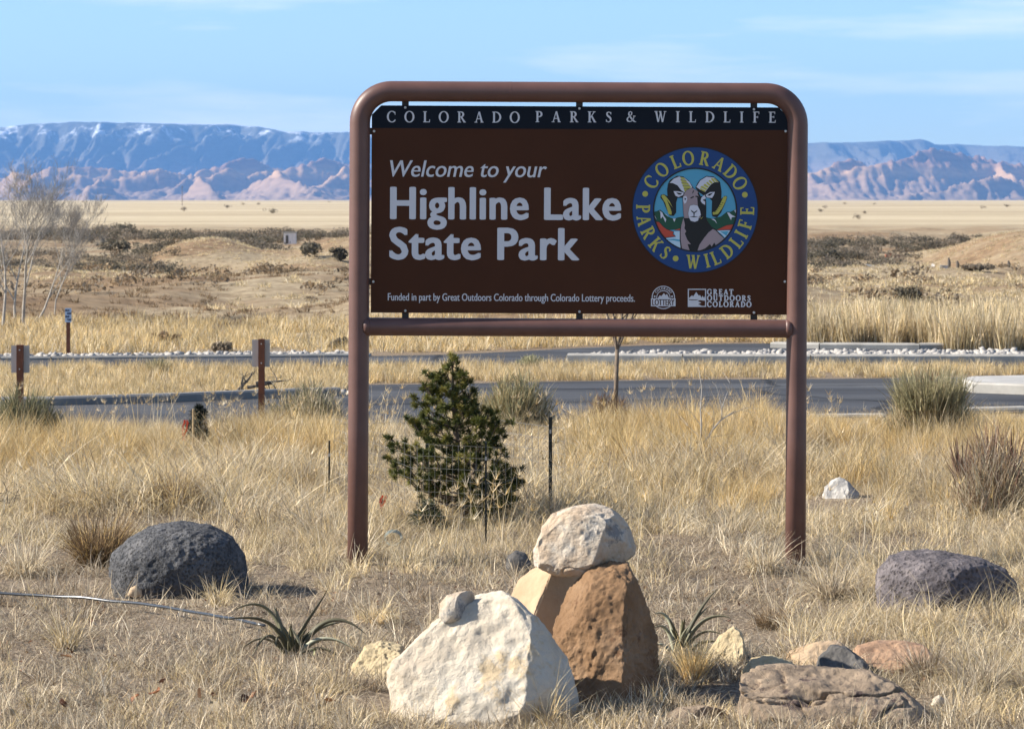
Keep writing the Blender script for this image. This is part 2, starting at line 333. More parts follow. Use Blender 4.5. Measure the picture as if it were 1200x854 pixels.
    # front badlands: buttes with fluted shale skirts
    PK = [  # px, row of top, distance, half width (m), cliffness
        (-40, 205, 12800, 500), (20, 203, 12600, 420), (95, 196, 13600, 520), (110, 211, 12200, 260), (170, 200, 13800, 480), (185, 199, 13200, 300), (240, 207, 12000, 190), (285, 186, 13900, 420), (262, 200, 13200, 300),
        (330, 200, 12300, 330), (375, 187, 13600, 420), (400, 196, 12700, 300), (470, 190, 13000, 420), (560, 188, 13300, 430), (650, 192, 12800, 400), (760, 185, 13500, 430), (860, 190, 12900, 400),
        (935, 205, 12200, 300), (988, 189, 12500, 430), (1030, 200, 13600, 420), (1065, 188, 13500, 480), (1101, 175, 12800, 560), (1150, 182, 13600, 420), (1175, 190, 13000, 320), (1165, 207, 11900, 230), (1230, 188, 13200, 420), (1310, 184, 13000, 460)]
    def bad(X, Y):
        Z = np.full(X.shape, -26.0)
        wx = X + 60 * fbm(X / 300, Y / 300, o=3, s=51); 
        for k, (px, row, d, hw) in enumerate(PK):
            x0 = (px - 600) * d / F; h = (HR - row) * d / F + 26
            dx = (wx - x0); dy = (Y - d)
            # spur running from the peak toward the plain, drifting sideways, dropping
            hw = hw * .80; ang = .55 * math.sin(k * 2.3) - .25; dxr = dx * math.cos(ang) + dy * math.sin(ang)
            dyr = np.where(dy < 0, -dy * .42, dy * .30)
            rib = 1 - np.abs(fbm((dxr + .8 * dyr * np.sign(dx)) / (hw * .30), dyr / (hw * 1.5) + k * 3.7, o=3, s=60 + k)) * 2.2
            r = np.abs(dxr) * .8 + .45 * np.sqrt(dxr ** 2 + dyr ** 2 * 2.2)
            q = r / hw * (1 + .10 * fbm(dyr / 60, dxr / 90, o=2, s=k)) + .16 * np.clip(rib, 0, 1) * np.clip(r / hw * 1.6, 0, 1)
            prof = np.interp(q, [0, .05, .14, .30, .36, .62, 1.05, 1.8], [1, .97, .78, .64, .48, .27, .08, 0])
            Z = np.maximum(Z, -26 + h * prof)
        Z += (24 * np.abs(fbm(X / 40, Y / 150, o=4, s=93, g=.62)) + 10 * fbm(X / 25, Y / 40, o=3, s=95)) * sm(-24, 5, Z)
        return Z
    strip('badlands', 10800, 14800, 1150, 230, bad, mat('banded_shale', [(0, (.29, .205, .14)), (.20, (.33, .215, .135)), (.28, (.50, .31, .16)), (.36, (.27, .155, .10)), (.6, (.25, .15, .10)), (1, (.17, .13, .10))], False), 'pink and blue fluted shale buttes rising behind the plain')
build_mountains()

# ------------------------------------------------------------------ roads, kerbs, slabs (sheets 4 mm apart)
def sheet(name, pts, z, mat, parent=None, kind='structure'):
    b = MB(); v3 = [Vector((p.x, p.y, 0)) for p in pts]; tri = tessellate_polygon([v3]); fs = []
    for t in tri:
        a, bb, c = [v3[i] for i in t]; fs.append(tuple(t) if (bb - a).cross(c - a).z > 0 else (t[0], t[2], t[1]))
    b.add([(p.x, p.y, z) for p in v3], fs); o = b.build(name, mat, parent); 
    if kind: tag(o, kind=kind)
    return o
def G(l): return [gp(a, b) for a, b in l]
sheet('road', G([(-500, 472), (60, 470), (330, 463), (398, 461), (408, 452.5), (430, 452), (520, 451), (640, 448.5), (800, 446), (1040, 444.5), (1200, 442.5), (1700, 438), (1700, 484), (1210, 484), (1130, 486), (900, 488), (600, 493), (300, 502), (-500, 520)]), .012, M_ASPHALT)
sheet('access_road', G([(-500, 423), (0, 421.5), (300, 420), (420, 418.5), (520, 416.5), (600, 413), (680, 408.5), (760, 405.5), (850, 403.5), (1000, 402.5), (1135, 403.5), (1240, 406), (1700, 406), (1700, 430), (1200, 429.5), (900, 429), (650, 429), (520, 428), (330, 430), (0, 431), (-500, 433)]), .012, M_ASPHALT)
def kerb(name, line, wd, h, label, mat=M_CONC, group='concrete kerbs along the two roads'):
    """kerb of separate poured lengths; line = ground points (px,row)"""
    P = G(line); root = empty(name, P[0], label, 'kerb', group)
    seg = []
    for a, b in zip(P[:-1], P[1:]):
        n = max(1, round((b - a).length / 3.0)); seg += [(a.lerp(b, i / n), a.lerp(b, (i + 1) / n)) for i in range(n)]
    for k, (a, b) in enumerate(seg):
        d = (b - a).normalized(); nrm = Vector((-d.y, d.x, 0)); a2 = a + d * .008; b2 = b - d * .008; q = MB()
        bv = .02; pr = [(0, -.05), (0, h - bv), (bv, h), (wd - bv, h), (wd, h - bv), (wd, -.05)]
        vs = [e + nrm * x + Vector((0, 0, z)) - P[0] for e in (a2, b2) for x, z in pr]; m = 6
        q.add(vs, [(i, i + 6, (i + 1) % 6 + 6, (i + 1) % 6) for i in range(6)] + [(0, 1, 2, 3, 4, 5), (11, 10, 9, 8, 7, 6)])
        q.build('kerb_stone', mat, root)
    return root
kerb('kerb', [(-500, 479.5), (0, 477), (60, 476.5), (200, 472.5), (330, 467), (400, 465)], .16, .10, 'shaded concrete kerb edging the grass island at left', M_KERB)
kerb('kerb', [(664, 424.6), (800, 425.2), (950, 425.6), (1210, 425.6), (1500, 425.5)], .25, .11, 'long pale kerb in front of the white rock strip at right')
kerb('kerb', [(902, 408.5), (960, 409.6), (1078, 410.2), (1130, 409.5)], .3, .09, 'short pale kerb below the tall grass at far right')
kerb('kerb', [(880, 490), (1040, 489)], .22, .03, 'flush concrete edge of the near road right of the sign post')
kerb('kerb', [(1120, 485), (1210, 482.5), (1500, 479)], .22, .05, 'flush concrete edge of the near road at the right border')
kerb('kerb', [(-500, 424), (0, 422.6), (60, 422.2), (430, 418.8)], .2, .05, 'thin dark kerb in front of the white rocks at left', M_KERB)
sheet('traffic_island', G([(1128, 455), (1140, 452), (1210, 450.5), (1700, 449), (1700, 463), (1210, 462.5), (1140, 460)]), .11, M_PAVE)
kerb('kerb', [(1126, 457), (1140, 461.5), (1210, 464), (1600, 464)], .12, .125, 'curved kerb around the pale traffic island at right')

# ------------------------------------------------------------------ welcome sign
SD = 20.0; PXM = SD / F
sign = empty('welcome_sign', (0, SD, 0), 'brown steel park welcome sign with white lettering and round ram emblem', 'sign', rot=(0, math.radians(.30), 0))
piv = at(421, 655, SD)
def sp(px, row):            # sign-local x,z of a photo pixel
    X, Z = (px - 600) * PXM, EYE + (HR - row) * PXM
    a = math.radians(.30); return (X * math.cos(a) - Z * math.sin(a), X * math.sin(a) + Z * math.cos(a))
XL, ZT = sp(422, 107); XR, _ = sp(935, 110); R = .185; r = .060
pts = [Vector((XL, 0, -.35)), Vector((XL, 0, .8)), Vector((XL, 0, ZT - R))]
for k in range(1, 13): a = math.pi - k * math.pi / 24; pts.append(Vector((XL + R + R * math.cos(a), 0, ZT - R + R * math.sin(a))))
for k in range(0, 13): a = math.pi / 2 - k * math.pi / 24; pts.append(Vector((XR - R + R * math.cos(a), 0, ZT - R + R * math.sin(a))))
pts += [Vector((XR, 0, .8)), Vector((XR, 0, -.35))]
b = MB(); b.tube(pts, r, 40); fr = b.build('frame_tube', M_BROWNSTEEL, sign, smooth=True)
for f in fr.data.polygons:
    if len(f.vertices) > 4: f.use_smooth = False
for px in (598.5,):      # butt weld ring in the top tube
    x, _ = sp(px, 107); b = MB(); b.tube([(x - .004, 0, ZT), (x, 0, ZT), (x + .004, 0, ZT)], [r, r + .0012, r], 32, caps=False); b.build('weld_seam', M_BROWNSTEEL, fr, smooth=True)
_, ZC = sp(600, 383.5); rc = .053
b = MB(); b.tube([(XL + .02, 0, ZC), (XL + .05, 0, ZC), (XR - .05, 0, ZC), (XR - .02, 0, ZC)], rc, 36); cb = b.build('crossbar', M_BROWNSTEEL, sign, smooth=True)
for x, s in ((XL, 1), (XR, -1)):      # cope weld where the bar meets the post
    b = MB(); b.tube([(x + s * .030, 0, ZC), (x + s * .058, 0, ZC), (x + s * .066, 0, ZC)], [.062, .0585, .0535], 32); b.build('weld_collar', M_BROWNSTEEL, cb, smooth=True)
# panel with chamfered top corners
(xa, zb), (xb, zt) = sp(434.5, 366.3), sp(923.5, 126.2); ch = .055; th = .004
def prism(b, P, y0, y1, mi=0):
    n = len(P); b.poly(P, y0, mi); k = b.n; b.add([(x, y, z) for y in (y0, y1) for x, z in P], [(i, (i + 1) % n, (i + 1) % n + n, i + n) for i in range(n)], mi)
    b.add([(x, y1, z) for x, z in P], [tuple(range(n))], mi)
b = MB(); prism(b, [(xa, zb), (xb, zb), (xb, zt - ch), (xb - ch, zt), (xa + ch, zt), (xa, zt - ch)], -th, th); panel = b.build('panel', M_PANEL, sign)
_, zh = sp(678, 151.5)
b = MB(); b.poly([(xa + .001, zh), (xb - .001, zh), (xb - .001, zt - ch - .001), (xb - ch - .001, zt - .001), (xa + ch + .001, zt - .001), (xa + .001, zt - ch - .001)], -th - .0008); b.build('header_band', M_NAVY, panel)
# brackets with bolts
def tab(cx, cz, hx, hz_, bx, bz):
    b = MB(); b.box((cx, .0075, cz), (hx, .003, hz_)); t = b.build('bracket_tab', M_DARKTAB, sign)
    b = MB(); b.tube([(bx, -th - .0045, bz), (bx, -th - .0005, bz)], [.0065, .008], 10); b.tube([(bx, -th - .007, bz), (bx, -th - .0045, bz)], [.003, .004], 8); b.build('bolt', M_BOLT, t)
for px in (475, 679, 883.5):
    x, z = sp(px, 122); tab(x, z, .020, .030, x, zt - .012)
    x, z = sp(px, 370); tab(x, z, .020, .028, x, zb + .012)
for row in (154, 330):
    x, z = sp(434.5, row); tab(x - .012, z, .030, .020, xa + .014, z)
    x, z = sp(923.5, row); tab(x + .012, z, .030, .020, xb - .014, z)

# lettering -----------------------------------------------------------
TN, TK, SF = .055, .155, .05
def arc(cx, cy, rx, ry, a0, a1, wn=TN, wk=TK, n=22):
    out = []
    for i in range(n + 1):
        a = math.radians(a0 + (a1 - a0) * i / n); out.append((cx + rx * math.cos(a), cy + ry * math.sin(a), wn + (wk - wn) * abs(math.cos(a)) ** 1.3))
    return out
def bar(x0, y0, x1, y1, w): return [(x0, y0, w), (x1, y1, w)]
def ser(x, y, w=.34): return [(x - w / 2, y, SF), (x + w / 2, y, SF)]
b0, t1 = SF / 2, 1 - SF / 2
GL = {
 'I': (.36, [bar(.18, 0, .18, 1, TK), ser(.18, b0), ser(.18, t1)]),
 'L': (.66, [bar(.18, 0, .18, 1, TK), ser(.16, b0, .3), ser(.18, t1), bar(.15, b0, .62, b0, TN), [(.60, 0, .05), (.62, .26, .03)]]),
 'E': (.66, [bar(.18, 0, .18, 1, TK), ser(.14, b0, .26), ser(.14, t1, .26), bar(.15, b0, .62, b0, TN), bar(.15, t1, .58, t1, TN), bar(.2, .52, .48, .52, TN), bar(.48, .42, .48, .62, .04), [(.60, 0, .05), (.62, .24, .03)], [(.56, 1, .05), (.57, .78, .03)]]),
 'F': (.62, [bar(.18, 0, .18, 1, TK), ser(.18, b0), ser(.14, t1, .26), bar(.15, t1, .58, t1, TN), bar(.2, .50, .46, .50, TN), bar(.46, .40, .46, .60, .04), [(.56, 1, .05), (.57, .77, .03)]]),
 'T': (.74, [bar(.37, 0, .37, 1, TK), ser(.37, b0), bar(.04, t1, .70, t1, TN), [(.05, 1, .05), (.04, .76, .03)], [(.69, 1, .05), (.70, .76, .03)]]),
 'D': (.84, [bar(.18, 0, .18, 1, TK), ser(.14, b0, .26), ser(.14, t1, .26), arc(.30, .5, .46, .475, -90, 90), bar(.15, b0, .31, b0, TN), bar(.15, t1, .31, t1, TN)]),
 'P': (.66, [bar(.18, 0, .18, 1, TK), ser(.18, b0), ser(.14, t1, .26), arc(.30, .73, .26, .245, -90, 90), bar(.15, .485, .31, .485, TN), bar(.15, t1, .31, t1, TN)]),
 'R': (.80, [bar(.18, 0, .18, 1, TK), ser(.18, b0), ser(.14, t1, .26), arc(.30, .74, .25, .235, -90, 90), bar(.15, .505, .31, .505, TN), bar(.15, t1, .31, t1, TN), [(.36, .5, .12), (.66, .04, .15)], ser(.68, b0, .22)]),
 'K': (.80, [bar(.18, 0, .18, 1, TK), ser(.18, b0), ser(.18, t1), [(.24, .42, .06), (.62, .97, .06)], [(.36, .60, .13), (.66, .04, .15)], ser(.68, b0, .24), ser(.60, t1, .26)]),
 'A': (.82, [[(.13, .02, .06), (.40, .98, .06)], [(.68, .02, .155), (.42, 1.0, .12)], bar(.22, .34, .60, .34, TN), ser(.12, b0, .26), ser(.69, b0, .28)]),
 'W': (1.16, [[(.18, 1, .15), (.38, .0, .12)], [(.40, .0, .06), (.60, .96, .06)], [(.56, 1, .15), (.78, .0, .12)], [(.80, .0, .06), (1.0, .98, .06)], ser(.17, t1, .28), ser(.56, t1, .24), ser(1.01, t1, .24)]),
 'U': (.84, [bar(.18, .32, .18, 1, TK), arc(.42, .32, .24, .30, 180, 360), bar(.66, .32, .66, 1, TN), ser(.18, t1, .32), ser(.66, t1, .26)]),
 'Y': (.80, [[(.12, 1, .15), (.40, .45, .13)], [(.42, .47, .06), (.68, 1, .06)], bar(.40, 0, .40, .48, TK), ser(.40, b0), ser(.13, t1, .28), ser(.68, t1, .24)]),
 'O': (.92, [arc(.46, .5, .38, .50, 0, 360, n=34)]),
 'C': (.82, [arc(.46, .5, .38, .50, 42, 318, n=26), [(.76, .66, .03), (.745, .94, .05)], [(.76, .25, .03), (.75, .12, .04)]]),
 'G': (.90, [arc(.46, .5, .38, .50, 42, 318, n=26), [(.76, .68, .03), (.745, .94, .05)], bar(.73, .06, .73, .42, .13), ser(.73, .42, .26)]),
 'S': (.60, [[(.50, .78, .05), (.46, .90, .06), (.32, .965, .06), (.17, .90, .11), (.13, .76, .13), (.20, .62, .15), (.36, .50, .16), (.47, .38, .15), (.50, .24, .13), (.44, .10, .10), (.29, .035, .06), (.14, .09, .05), (.09, .22, .05)], [(.51, .74, .03), (.50, .95, .05)], [(.08, .27, .03), (.09, .05, .05)]]),
 '&': (.95, [[(.80, .03, .10), (.60, .22, .14), (.36, .52, .13), (.25, .74, .12), (.30, .92, .08), (.43, .97, .06), (.54, .88, .09), (.52, .72, .09), (.38, .56, .06), (.18, .40, .09), (.11, .24, .13), (.18, .08, .11), (.36, .03, .06), (.55, .10, .06), (.70, .32, .06), (.76, .55, .05)], ser(.77, .55, .24), ser(.84, b0, .2)]),
}
def ribbon(pts):
    """outline quads of a stroke with a width at every point"""
    n = len(pts); Lf, Rt = [], []
    for i, (x, y, w) in enumerate(pts):
        a = pts[max(i - 1, 0)]; c = pts[min(i + 1, n - 1)]; dx, dy = c[0] - a[0], c[1] - a[1]; l = math.hypot(dx, dy) or 1
        nx, ny = -dy / l, dx / l; Lf.append((x + nx * w / 2, y + ny * w / 2)); Rt.append((x - nx * w / 2, y - ny * w / 2))
    return [(Rt[i], Rt[i + 1], Lf[i + 1], Lf[i]) for i in range(n - 1)]
ZS = [0]
def glyph(b, ch, X, y, mi=0, wt=0.0):
    """draw one serif capital; X maps glyph (u,v) to sign-local (x,z); strokes sit a hair above one another"""
    if isinstance(b, LB): b.new()
    for k, st in enumerate(GL[ch][1]):
        if wt: st = [(p[0], p[1], p[2] + wt) for p in st]
        for q in ribbon(st):
            P = [X(*p) for p in q]; yy = y - .00006 * (k % 12)
            ar = sum(P[i - 1][0] * P[i][1] - P[i][0] * P[i - 1][1] for i in range(4))
            if ar < 0: P = P[::-1]
            b.add([(p[0], yy, p[1]) for p in P], [(0, 1, 2, 3)], mi)
def serif_line(b, txt, px0, px1, row_base, cap_px, y, mi=0, wt=0.0, sx=1.0):
    """spread the letters of a word between two photo columns"""
    x0, z0 = sp(px0, row_base); x1, _ = sp(px1, row_base); H = cap_px * PXM
    ws = [GL[c][0] * H * sx for c in txt]; gap = (x1 - x0 - sum(ws)) / max(1, len(txt) - 1); x = x0
    for c, wd in zip(txt, ws):
        glyph(b, c, lambda u, v, x=x: (x + u * H * sx, z0 + v * H), y, mi, wt); x += wd + gap
YP = -th - .0008
class LB:      # collects glyphs, one mesh for each letter
    def __init__(s): s.l = []
    def new(s): s.l.append(MB()); return s.l[-1]
    def add(s, *a, **k): return s.l[-1].add(*a, **k)
    @property
    def n(s): return s.l[-1].n
    def build(s, mats, parent, name='letter'):
        for q in s.l: q.build(name, mats, parent)
b = LB()
for wrd, p0, p1 in (('COLORADO', 453.5, 609), ('PARKS', 627.5, 717), ('&', 733.5, 748), ('WILDLIFE', 766.5, 909)):
    serif_line(b, wrd, p0, p1, 143.2, 12.6, YP - .0008, wt=.02)
b.build(M_WHITE, panel)
def font_line(name, txt, px0, px1, base, cap_px, mat, y=YP, shear=0, bold=(), parent=panel, b=None, mi=0, spc=1.0, split=True):
    cu = bpy.data.curves.new('t', 'FONT'); cu.body = txt; cu.size = 1; cu.shear = shear; cu.resolution_u = 4; cu.space_character = spc
    to = bpy.data.objects.new('t', cu); C.objects.link(to); dg = bpy.context.evaluated_depsgraph_get()
    me = bpy.data.meshes.new_from_object(to.evaluated_get(dg)); C.objects.unlink(to); bpy.data.objects.remove(to)
    V = np.array([v.co[:] for v in me.vertices]); fs = [tuple(p.vertices) for p in me.polygons]; bpy.data.meshes.remove(me)
    capu = .689; x0, z0 = sp(px0, base); x1, _ = sp(px1, base)
    bx = max([abs(q[0]) for q in bold] + [0])
    sz = cap_px * PXM / capu; sxx = (x1 - x0 - 2 * bx) / (V[:, 0].max() - V[:, 0].min())
    mb = b or MB(); 
    for k, (dx, dz) in enumerate([(0, 0)] + list(bold)):
        X = x0 + bx + (V[:, 0] - V[:, 0].min()) * sxx + dx; Z = z0 + V[:, 1] * sz + dz
        mb.add([(a, y - .00005 * k, c) for a, c in zip(X, Z)], fs, mi)
    if b is None:
        if split:      # gather the pieces of each letter by their overlap along the line
            par = list(range(len(mb.v)))
            def fd(i):
                while par[i] != i: par[i] = par[par[i]]; i = par[i]
                return i
            for f in mb.f:
                for q in f[1:]: par[fd(q)] = fd(f[0])
            isl = {}
            for i, v in enumerate(mb.v): isl.setdefault(fd(i), []).append(i)
            iv = sorted([min(mb.v[i][0] - shear * (mb.v[i][2] - z0) for i in q), max(mb.v[i][0] - shear * (mb.v[i][2] - z0) for i in q), [r_]] for r_, q in isl.items()); cl_ = []
            for a_, c_, r_ in iv:
                if cl_ and min(c_, cl_[-1][1]) - a_ > .5 * min(c_ - a_, cl_[-1][1] - cl_[-1][0]): cl_[-1][1] = max(c_, cl_[-1][1]); cl_[-1][2] += r_
                else: cl_.append([a_, c_, r_])
            own = {r_: k for k, q in enumerate(cl_) for r_ in q[2]}; outs = [MB() for _ in cl_]; mp_ = [{} for _ in cl_]
            for f in mb.f:
                k = own[fd(f[0])]; o_ = outs[k]; ids = []
                for i in f:
                    if i not in mp_[k]: mp_[k][i] = o_.n; o_.v.append(mb.v[i]); o_.n += 1
                    ids.append(mp_[k][i])
                o_.f.append(tuple(ids)); o_.m.append(0)
            for o_ in outs: o_.build('letter', mat, parent)
        else: tag(mb.build(name, mat, parent), kind='stuff')
bs = .0080; bd = [(bs, 0), (-bs, 0), (bs * .5, 0), (-bs * .5, 0), (bs * .8, .003), (-bs * .8, .003), (bs * .8, -.003), (-bs * .8, -.003), (0, .0045), (0, -.0045)]
font_line('welcome_lettering', 'Welcome to your', 457, 641, 207.0, 19.2, M_WHITE, shear=.22, bold=[(.0015, 0), (-.0015, 0)])
font_line('park_name_lettering', 'Highline Lake', 457, 728, 256.0, 36.5, M_WHITE, bold=bd, spc=1.06)
font_line('park_name_lettering', 'State Park', 456, 679, 303.2, 36.5, M_WHITE, bold=bd, spc=1.06)
font_line('funding_lettering', 'Funded in part by Great Outdoors Colorado through Colorado Lottery proceeds.', 454.5, 744, 352.0, 8.6, M_WHITE, bold=[(.0007, 0), (-.0007, 0)], split=False)

# emblem ---------------------------------------------------------------
EC = (814.5, 246.0)
def disc(b, cx, cy, rad, y, mi, n=72, r0=None):
    c = sp(cx, cy); P = [(c[0] + rad * PXM * math.cos(2 * math.pi * k / n), c[1] + rad * PXM * math.sin(2 * math.pi * k / n)) for k in range(n)]
    if r0 is None: b.add([(x, y, z) for x, z in P], [tuple(range(n))], mi)
    else:
        Q = [(c[0] + r0 * PXM * math.cos(2 * math.pi * k / n), c[1] + r0 * PXM * math.sin(2 * math.pi * k / n)) for k in range(n)]
        b.add([(x, y, z) for x, z in P + Q], [(k, (k + 1) % n, (k + 1) % n + n, k + n) for k in range(n)], mi)
E_MATS = [pmat('emblem_blue', (.0, .040, .17), rough=.4, noise=.02), pmat('emblem_black', (.004, .004, .005), rough=.4, noise=.02), pmat('emblem_sky_blue', (.08, .34, .50), rough=.4, noise=.02),
          pmat('emblem_yellow', (.46, .43, .075), rough=.4, noise=.02), pmat('emblem_green', (.006, .07, .035), rough=.4, noise=.02), pmat('emblem_red', (.50, .06, .03), rough=.4, noise=.02),
          pmat('emblem_pale_water', (.50, .66, .76), rough=.4, noise=.02), pmat('emblem_mauve', (.34, .26, .27), rough=.4, noise=.02), pmat('emblem_white', (.62, .62, .68), rough=.4, noise=.02)]
BL, BK, SK, YE, GR, RD, WA, MV, WH = range(9)
eb = MB(); disc(eb, *EC, 74, YP - .0002, BK); disc(eb, *EC, 73, YP - .0004, BL)
emblem = eb.build('emblem', E_MATS, panel)
def EZ(l): return [sp(765 + x / 8.13, 195 + y / 8.13) for x, y in l]
eb = MB(); y0 = YP - .0006; disc(eb, *EC, 49, y0, SK)
def pl(l, mi, lay, outline=0.0):
    P = EZ(l)
    if outline:
        Q = P + P[:1]
        for q in range(len(P)):
            for rb in ribbon([(Q[q][0], Q[q][1], outline), (Q[q + 1][0], Q[q + 1][1], outline)]):
                ar = sum(rb[i - 1][0] * rb[i][1] - rb[i][0] * rb[i - 1][1] for i in range(4)); rb = rb if ar > 0 else rb[::-1]
                eb.add([(p[0], y0 - lay * .0002 - .00004, p[1]) for p in rb], [(0, 1, 2, 3)], BK)
    eb.poly(P, y0 - lay * .0002, mi)
pl([(-10, 440), (30, 432), (70, 415), (100, 440), (130, 470), (165, 490), (200, 500), (240, 488), (290, 480), (300, 600), (150, 605), (90, 575), (40, 530), (10, 500)], GR, 1, .002)
pl([(495, 485), (560, 500), (650, 480), (680, 455), (705, 435), (740, 435), (790, 410), (805, 470), (780, 555), (700, 575), (610, 605), (540, 590)], GR, 1, .002)
for q in ([(60, 420), (72, 440), (75, 500), (95, 478), (120, 535), (128, 505), (105, 475), (90, 440)], [(190, 500), (205, 530), (218, 497)], [(5, 462), (38, 510), (20, 470)], [(707, 440), (722, 470), (745, 512), (752, 485), (790, 482), (750, 462), (728, 442)], [(556, 502), (590, 520), (612, 548), (595, 512), (580, 500)], [(775, 420), (792, 450), (792, 412)], [(110, 450), (150, 485), (132, 460)]): pl(q, WH, 2)
pl([(15, 525), (60, 530), (100, 575), (135, 600), (200, 625), (190, 645), (218, 668), (160, 674), (95, 685), (50, 620), (30, 570)], RD, 3, .0025)
pl([(600, 610), (640, 590), (700, 562), (780, 550), (762, 605), (690, 606)], RD, 3, .002); pl([(200, 608), (262, 592), (262, 612)], RD, 3)
pl([(100, 690), (218, 672), (196, 622), (268, 618), (268, 800), (180, 760)], WA, 3); pl([(612, 614), (752, 610), (700, 695), (660, 650)], WA, 3); pl([(110, 700), (200, 690), (268, 700), (268, 720), (190, 705)], SK, 4); pl([(640, 622), (720, 618), (700, 660)], SK, 4)
# body
pl([(300, 470), (500, 470), (520, 520), (560, 575), (600, 600), (650, 650), (690, 692), (640, 760), (520, 805), (402, 818), (330, 812), (265, 785), (256, 700), (256, 610), (268, 560), (290, 500)], BK, 5)
pl([(292, 492), (306, 560), (300, 590), (318, 618), (304, 640), (328, 700), (362, 742), (330, 740), (352, 805), (278, 785), (265, 700), (264, 620), (272, 560)], MV, 6)
pl([(572, 598), (600, 612), (635, 650), (682, 690), (640, 738), (598, 752), (585, 725), (560, 765), (545, 740), (500, 780), (422, 812), (445, 745), (490, 680), (530, 630)], MV, 6)
# horns
pl([(145, 165), (165, 130), (230, 90), (290, 98), (345, 140), (388, 205), (300, 262), (285, 300), (235, 302), (222, 345), (222, 440), (200, 472), (160, 470), (140, 430), (118, 380), (100, 335), (72, 300), (76, 272), (105, 266), (140, 285), (136, 220)], BK, 7)
pl([(160, 158), (200, 118), (250, 98), (300, 110), (350, 152), (376, 200), (302, 250), (270, 228), (235, 182), (190, 160)], WH, 8)
for q in ([(258, 100), (300, 112), (312, 130), (270, 122)], [(262, 128), (318, 138), (332, 158), (275, 150)], [(270, 155), (338, 164), (352, 182), (285, 178)], [(282, 184), (356, 188), (366, 200), (350, 212), (294, 206)], [(294, 212), (344, 216), (304, 246)]): pl(q, YE, 9)
for q in ([(262, 124), (318, 134), (320, 138), (262, 128)], [(270, 151), (336, 160), (338, 164), (270, 155)], [(280, 180), (354, 184), (354, 188), (282, 184)], [(290, 208), (350, 211), (345, 216), (292, 212)]): pl(q, BK, 10)
pl([(80, 285), (88, 272), (108, 272), (135, 300), (160, 335), (188, 392), (158, 352), (128, 310), (168, 400), (182, 440), (176, 462), (150, 456), (136, 410), (118, 350), (95, 312)], YE, 9)
for k in range(6): pl([(140 + k * 5, 360 + k * 17), (166 + k * 4, 352 + k * 18), (166 + k * 4, 358 + k * 18)], BK, 10)
pl([(405, 205), (425, 160), (450, 128), (510, 92), (580, 98), (640, 150), (655, 240), (652, 310), (682, 282), (706, 284), (706, 305), (690, 350), (650, 440), (612, 487), (568, 478), (560, 440), (564, 330), (540, 305), (500, 290), (430, 240)], BK, 7)
pl([(414, 198), (452, 136), (510, 100), (585, 108), (628, 152), (590, 150), (555, 172), (520, 215), (498, 245), (455, 225)], WH, 8)
for q in ([(585, 110), (626, 150), (606, 150), (576, 118)], [(562, 112), (575, 120), (598, 152), (578, 152), (552, 122)], [(542, 130), (572, 156), (556, 170), (530, 140)], [(520, 148), (550, 175), (538, 188), (506, 158)], [(495, 165), (534, 193), (522, 208), (478, 182)], [(468, 185), (518, 212), (508, 228), (450, 200)], [(445, 205), (504, 232), (496, 244), (455, 225)]): pl(q, YE, 9)
pl([(655, 330), (672, 292), (694, 284), (705, 294), (690, 340), (660, 400), (620, 455), (575, 462), (568, 440), (600, 425), (630, 380)], YE, 9)
for k in range(6): pl([(655 - k * 14, 345 + k * 17), (685 - k * 14, 352 + k * 17), (655 - k * 14, 352 + k * 17)], BK, 10)
# ears, head
pl([(195, 236), (240, 236), (295, 250), (290, 275), (245, 295), (215, 282)], WH, 11, .0016); pl([(222, 248), (280, 258), (262, 272), (240, 268)], BK, 12)
pl([(592, 243), (545, 245), (500, 272), (515, 298), (565, 303), (582, 275)], WH, 11, .0016); pl([(575, 252), (535, 262), (515, 280), (545, 280)], BK, 12)
pl([(318, 228), (378, 204), (432, 240), (445, 285), (490, 290), (505, 330), (508, 400), (505, 495), (298, 495), (290, 440), (284, 300), (300, 258)], MV, 13, .0018)
pl([(432, 242), (455, 285), (500, 300), (508, 340), (508, 520), (425, 540), (455, 480), (452, 430), (428, 370), (422, 300), (440, 290), (425, 262)], BK, 14)
pl([(290, 288), (318, 282), (328, 310), (318, 345), (300, 358), (290, 330)], WH, 15); pl([(300, 300), (320, 310), (304, 325)], BK, 16)
pl([(492, 272), (462, 300), (455, 330), (470, 352), (497, 368), (498, 335), (478, 325), (505, 305)], WH, 15); pl([(478, 315), (500, 318), (484, 332)], BK, 16)
pl([(345, 400), (352, 375), (385, 365), (425, 372), (450, 420), (458, 465), (440, 480), (432, 518), (400, 530), (360, 520), (342, 485), (335, 450)], WH, 17, .0015)
pl([(362, 414), (392, 436), (426, 416), (420, 430), (398, 446), (396, 476), (436, 482), (394, 486), (348, 482), (388, 474), (386, 446), (366, 430)], BK, 18)
pl([(385, 228), (372, 262), (386, 250), (392, 232)], BK, 18); pl([(355, 300), (385, 284), (395, 294), (362, 308)], BK, 18); pl([(400, 288), (430, 298), (440, 285), (410, 280)], BK, 18)
pl([(300, 380), (335, 440), (325, 490), (305, 490)], MV, 18); pl([(452, 498), (480, 478), (462, 500)], YE, 18)
tag(eb.build('ram_picture', E_MATS, panel), kind='stuff')
eb = MB(); disc(eb, *EC, 73, y0 - .0044, BL, r0=49.5); disc(eb, *EC, 49.8, y0 - .0043, BK, r0=47.8)
eb.build('emblem_ring', E_MATS, panel)
eb = LB(); ec = sp(*EC); y1 = y0 - .0050
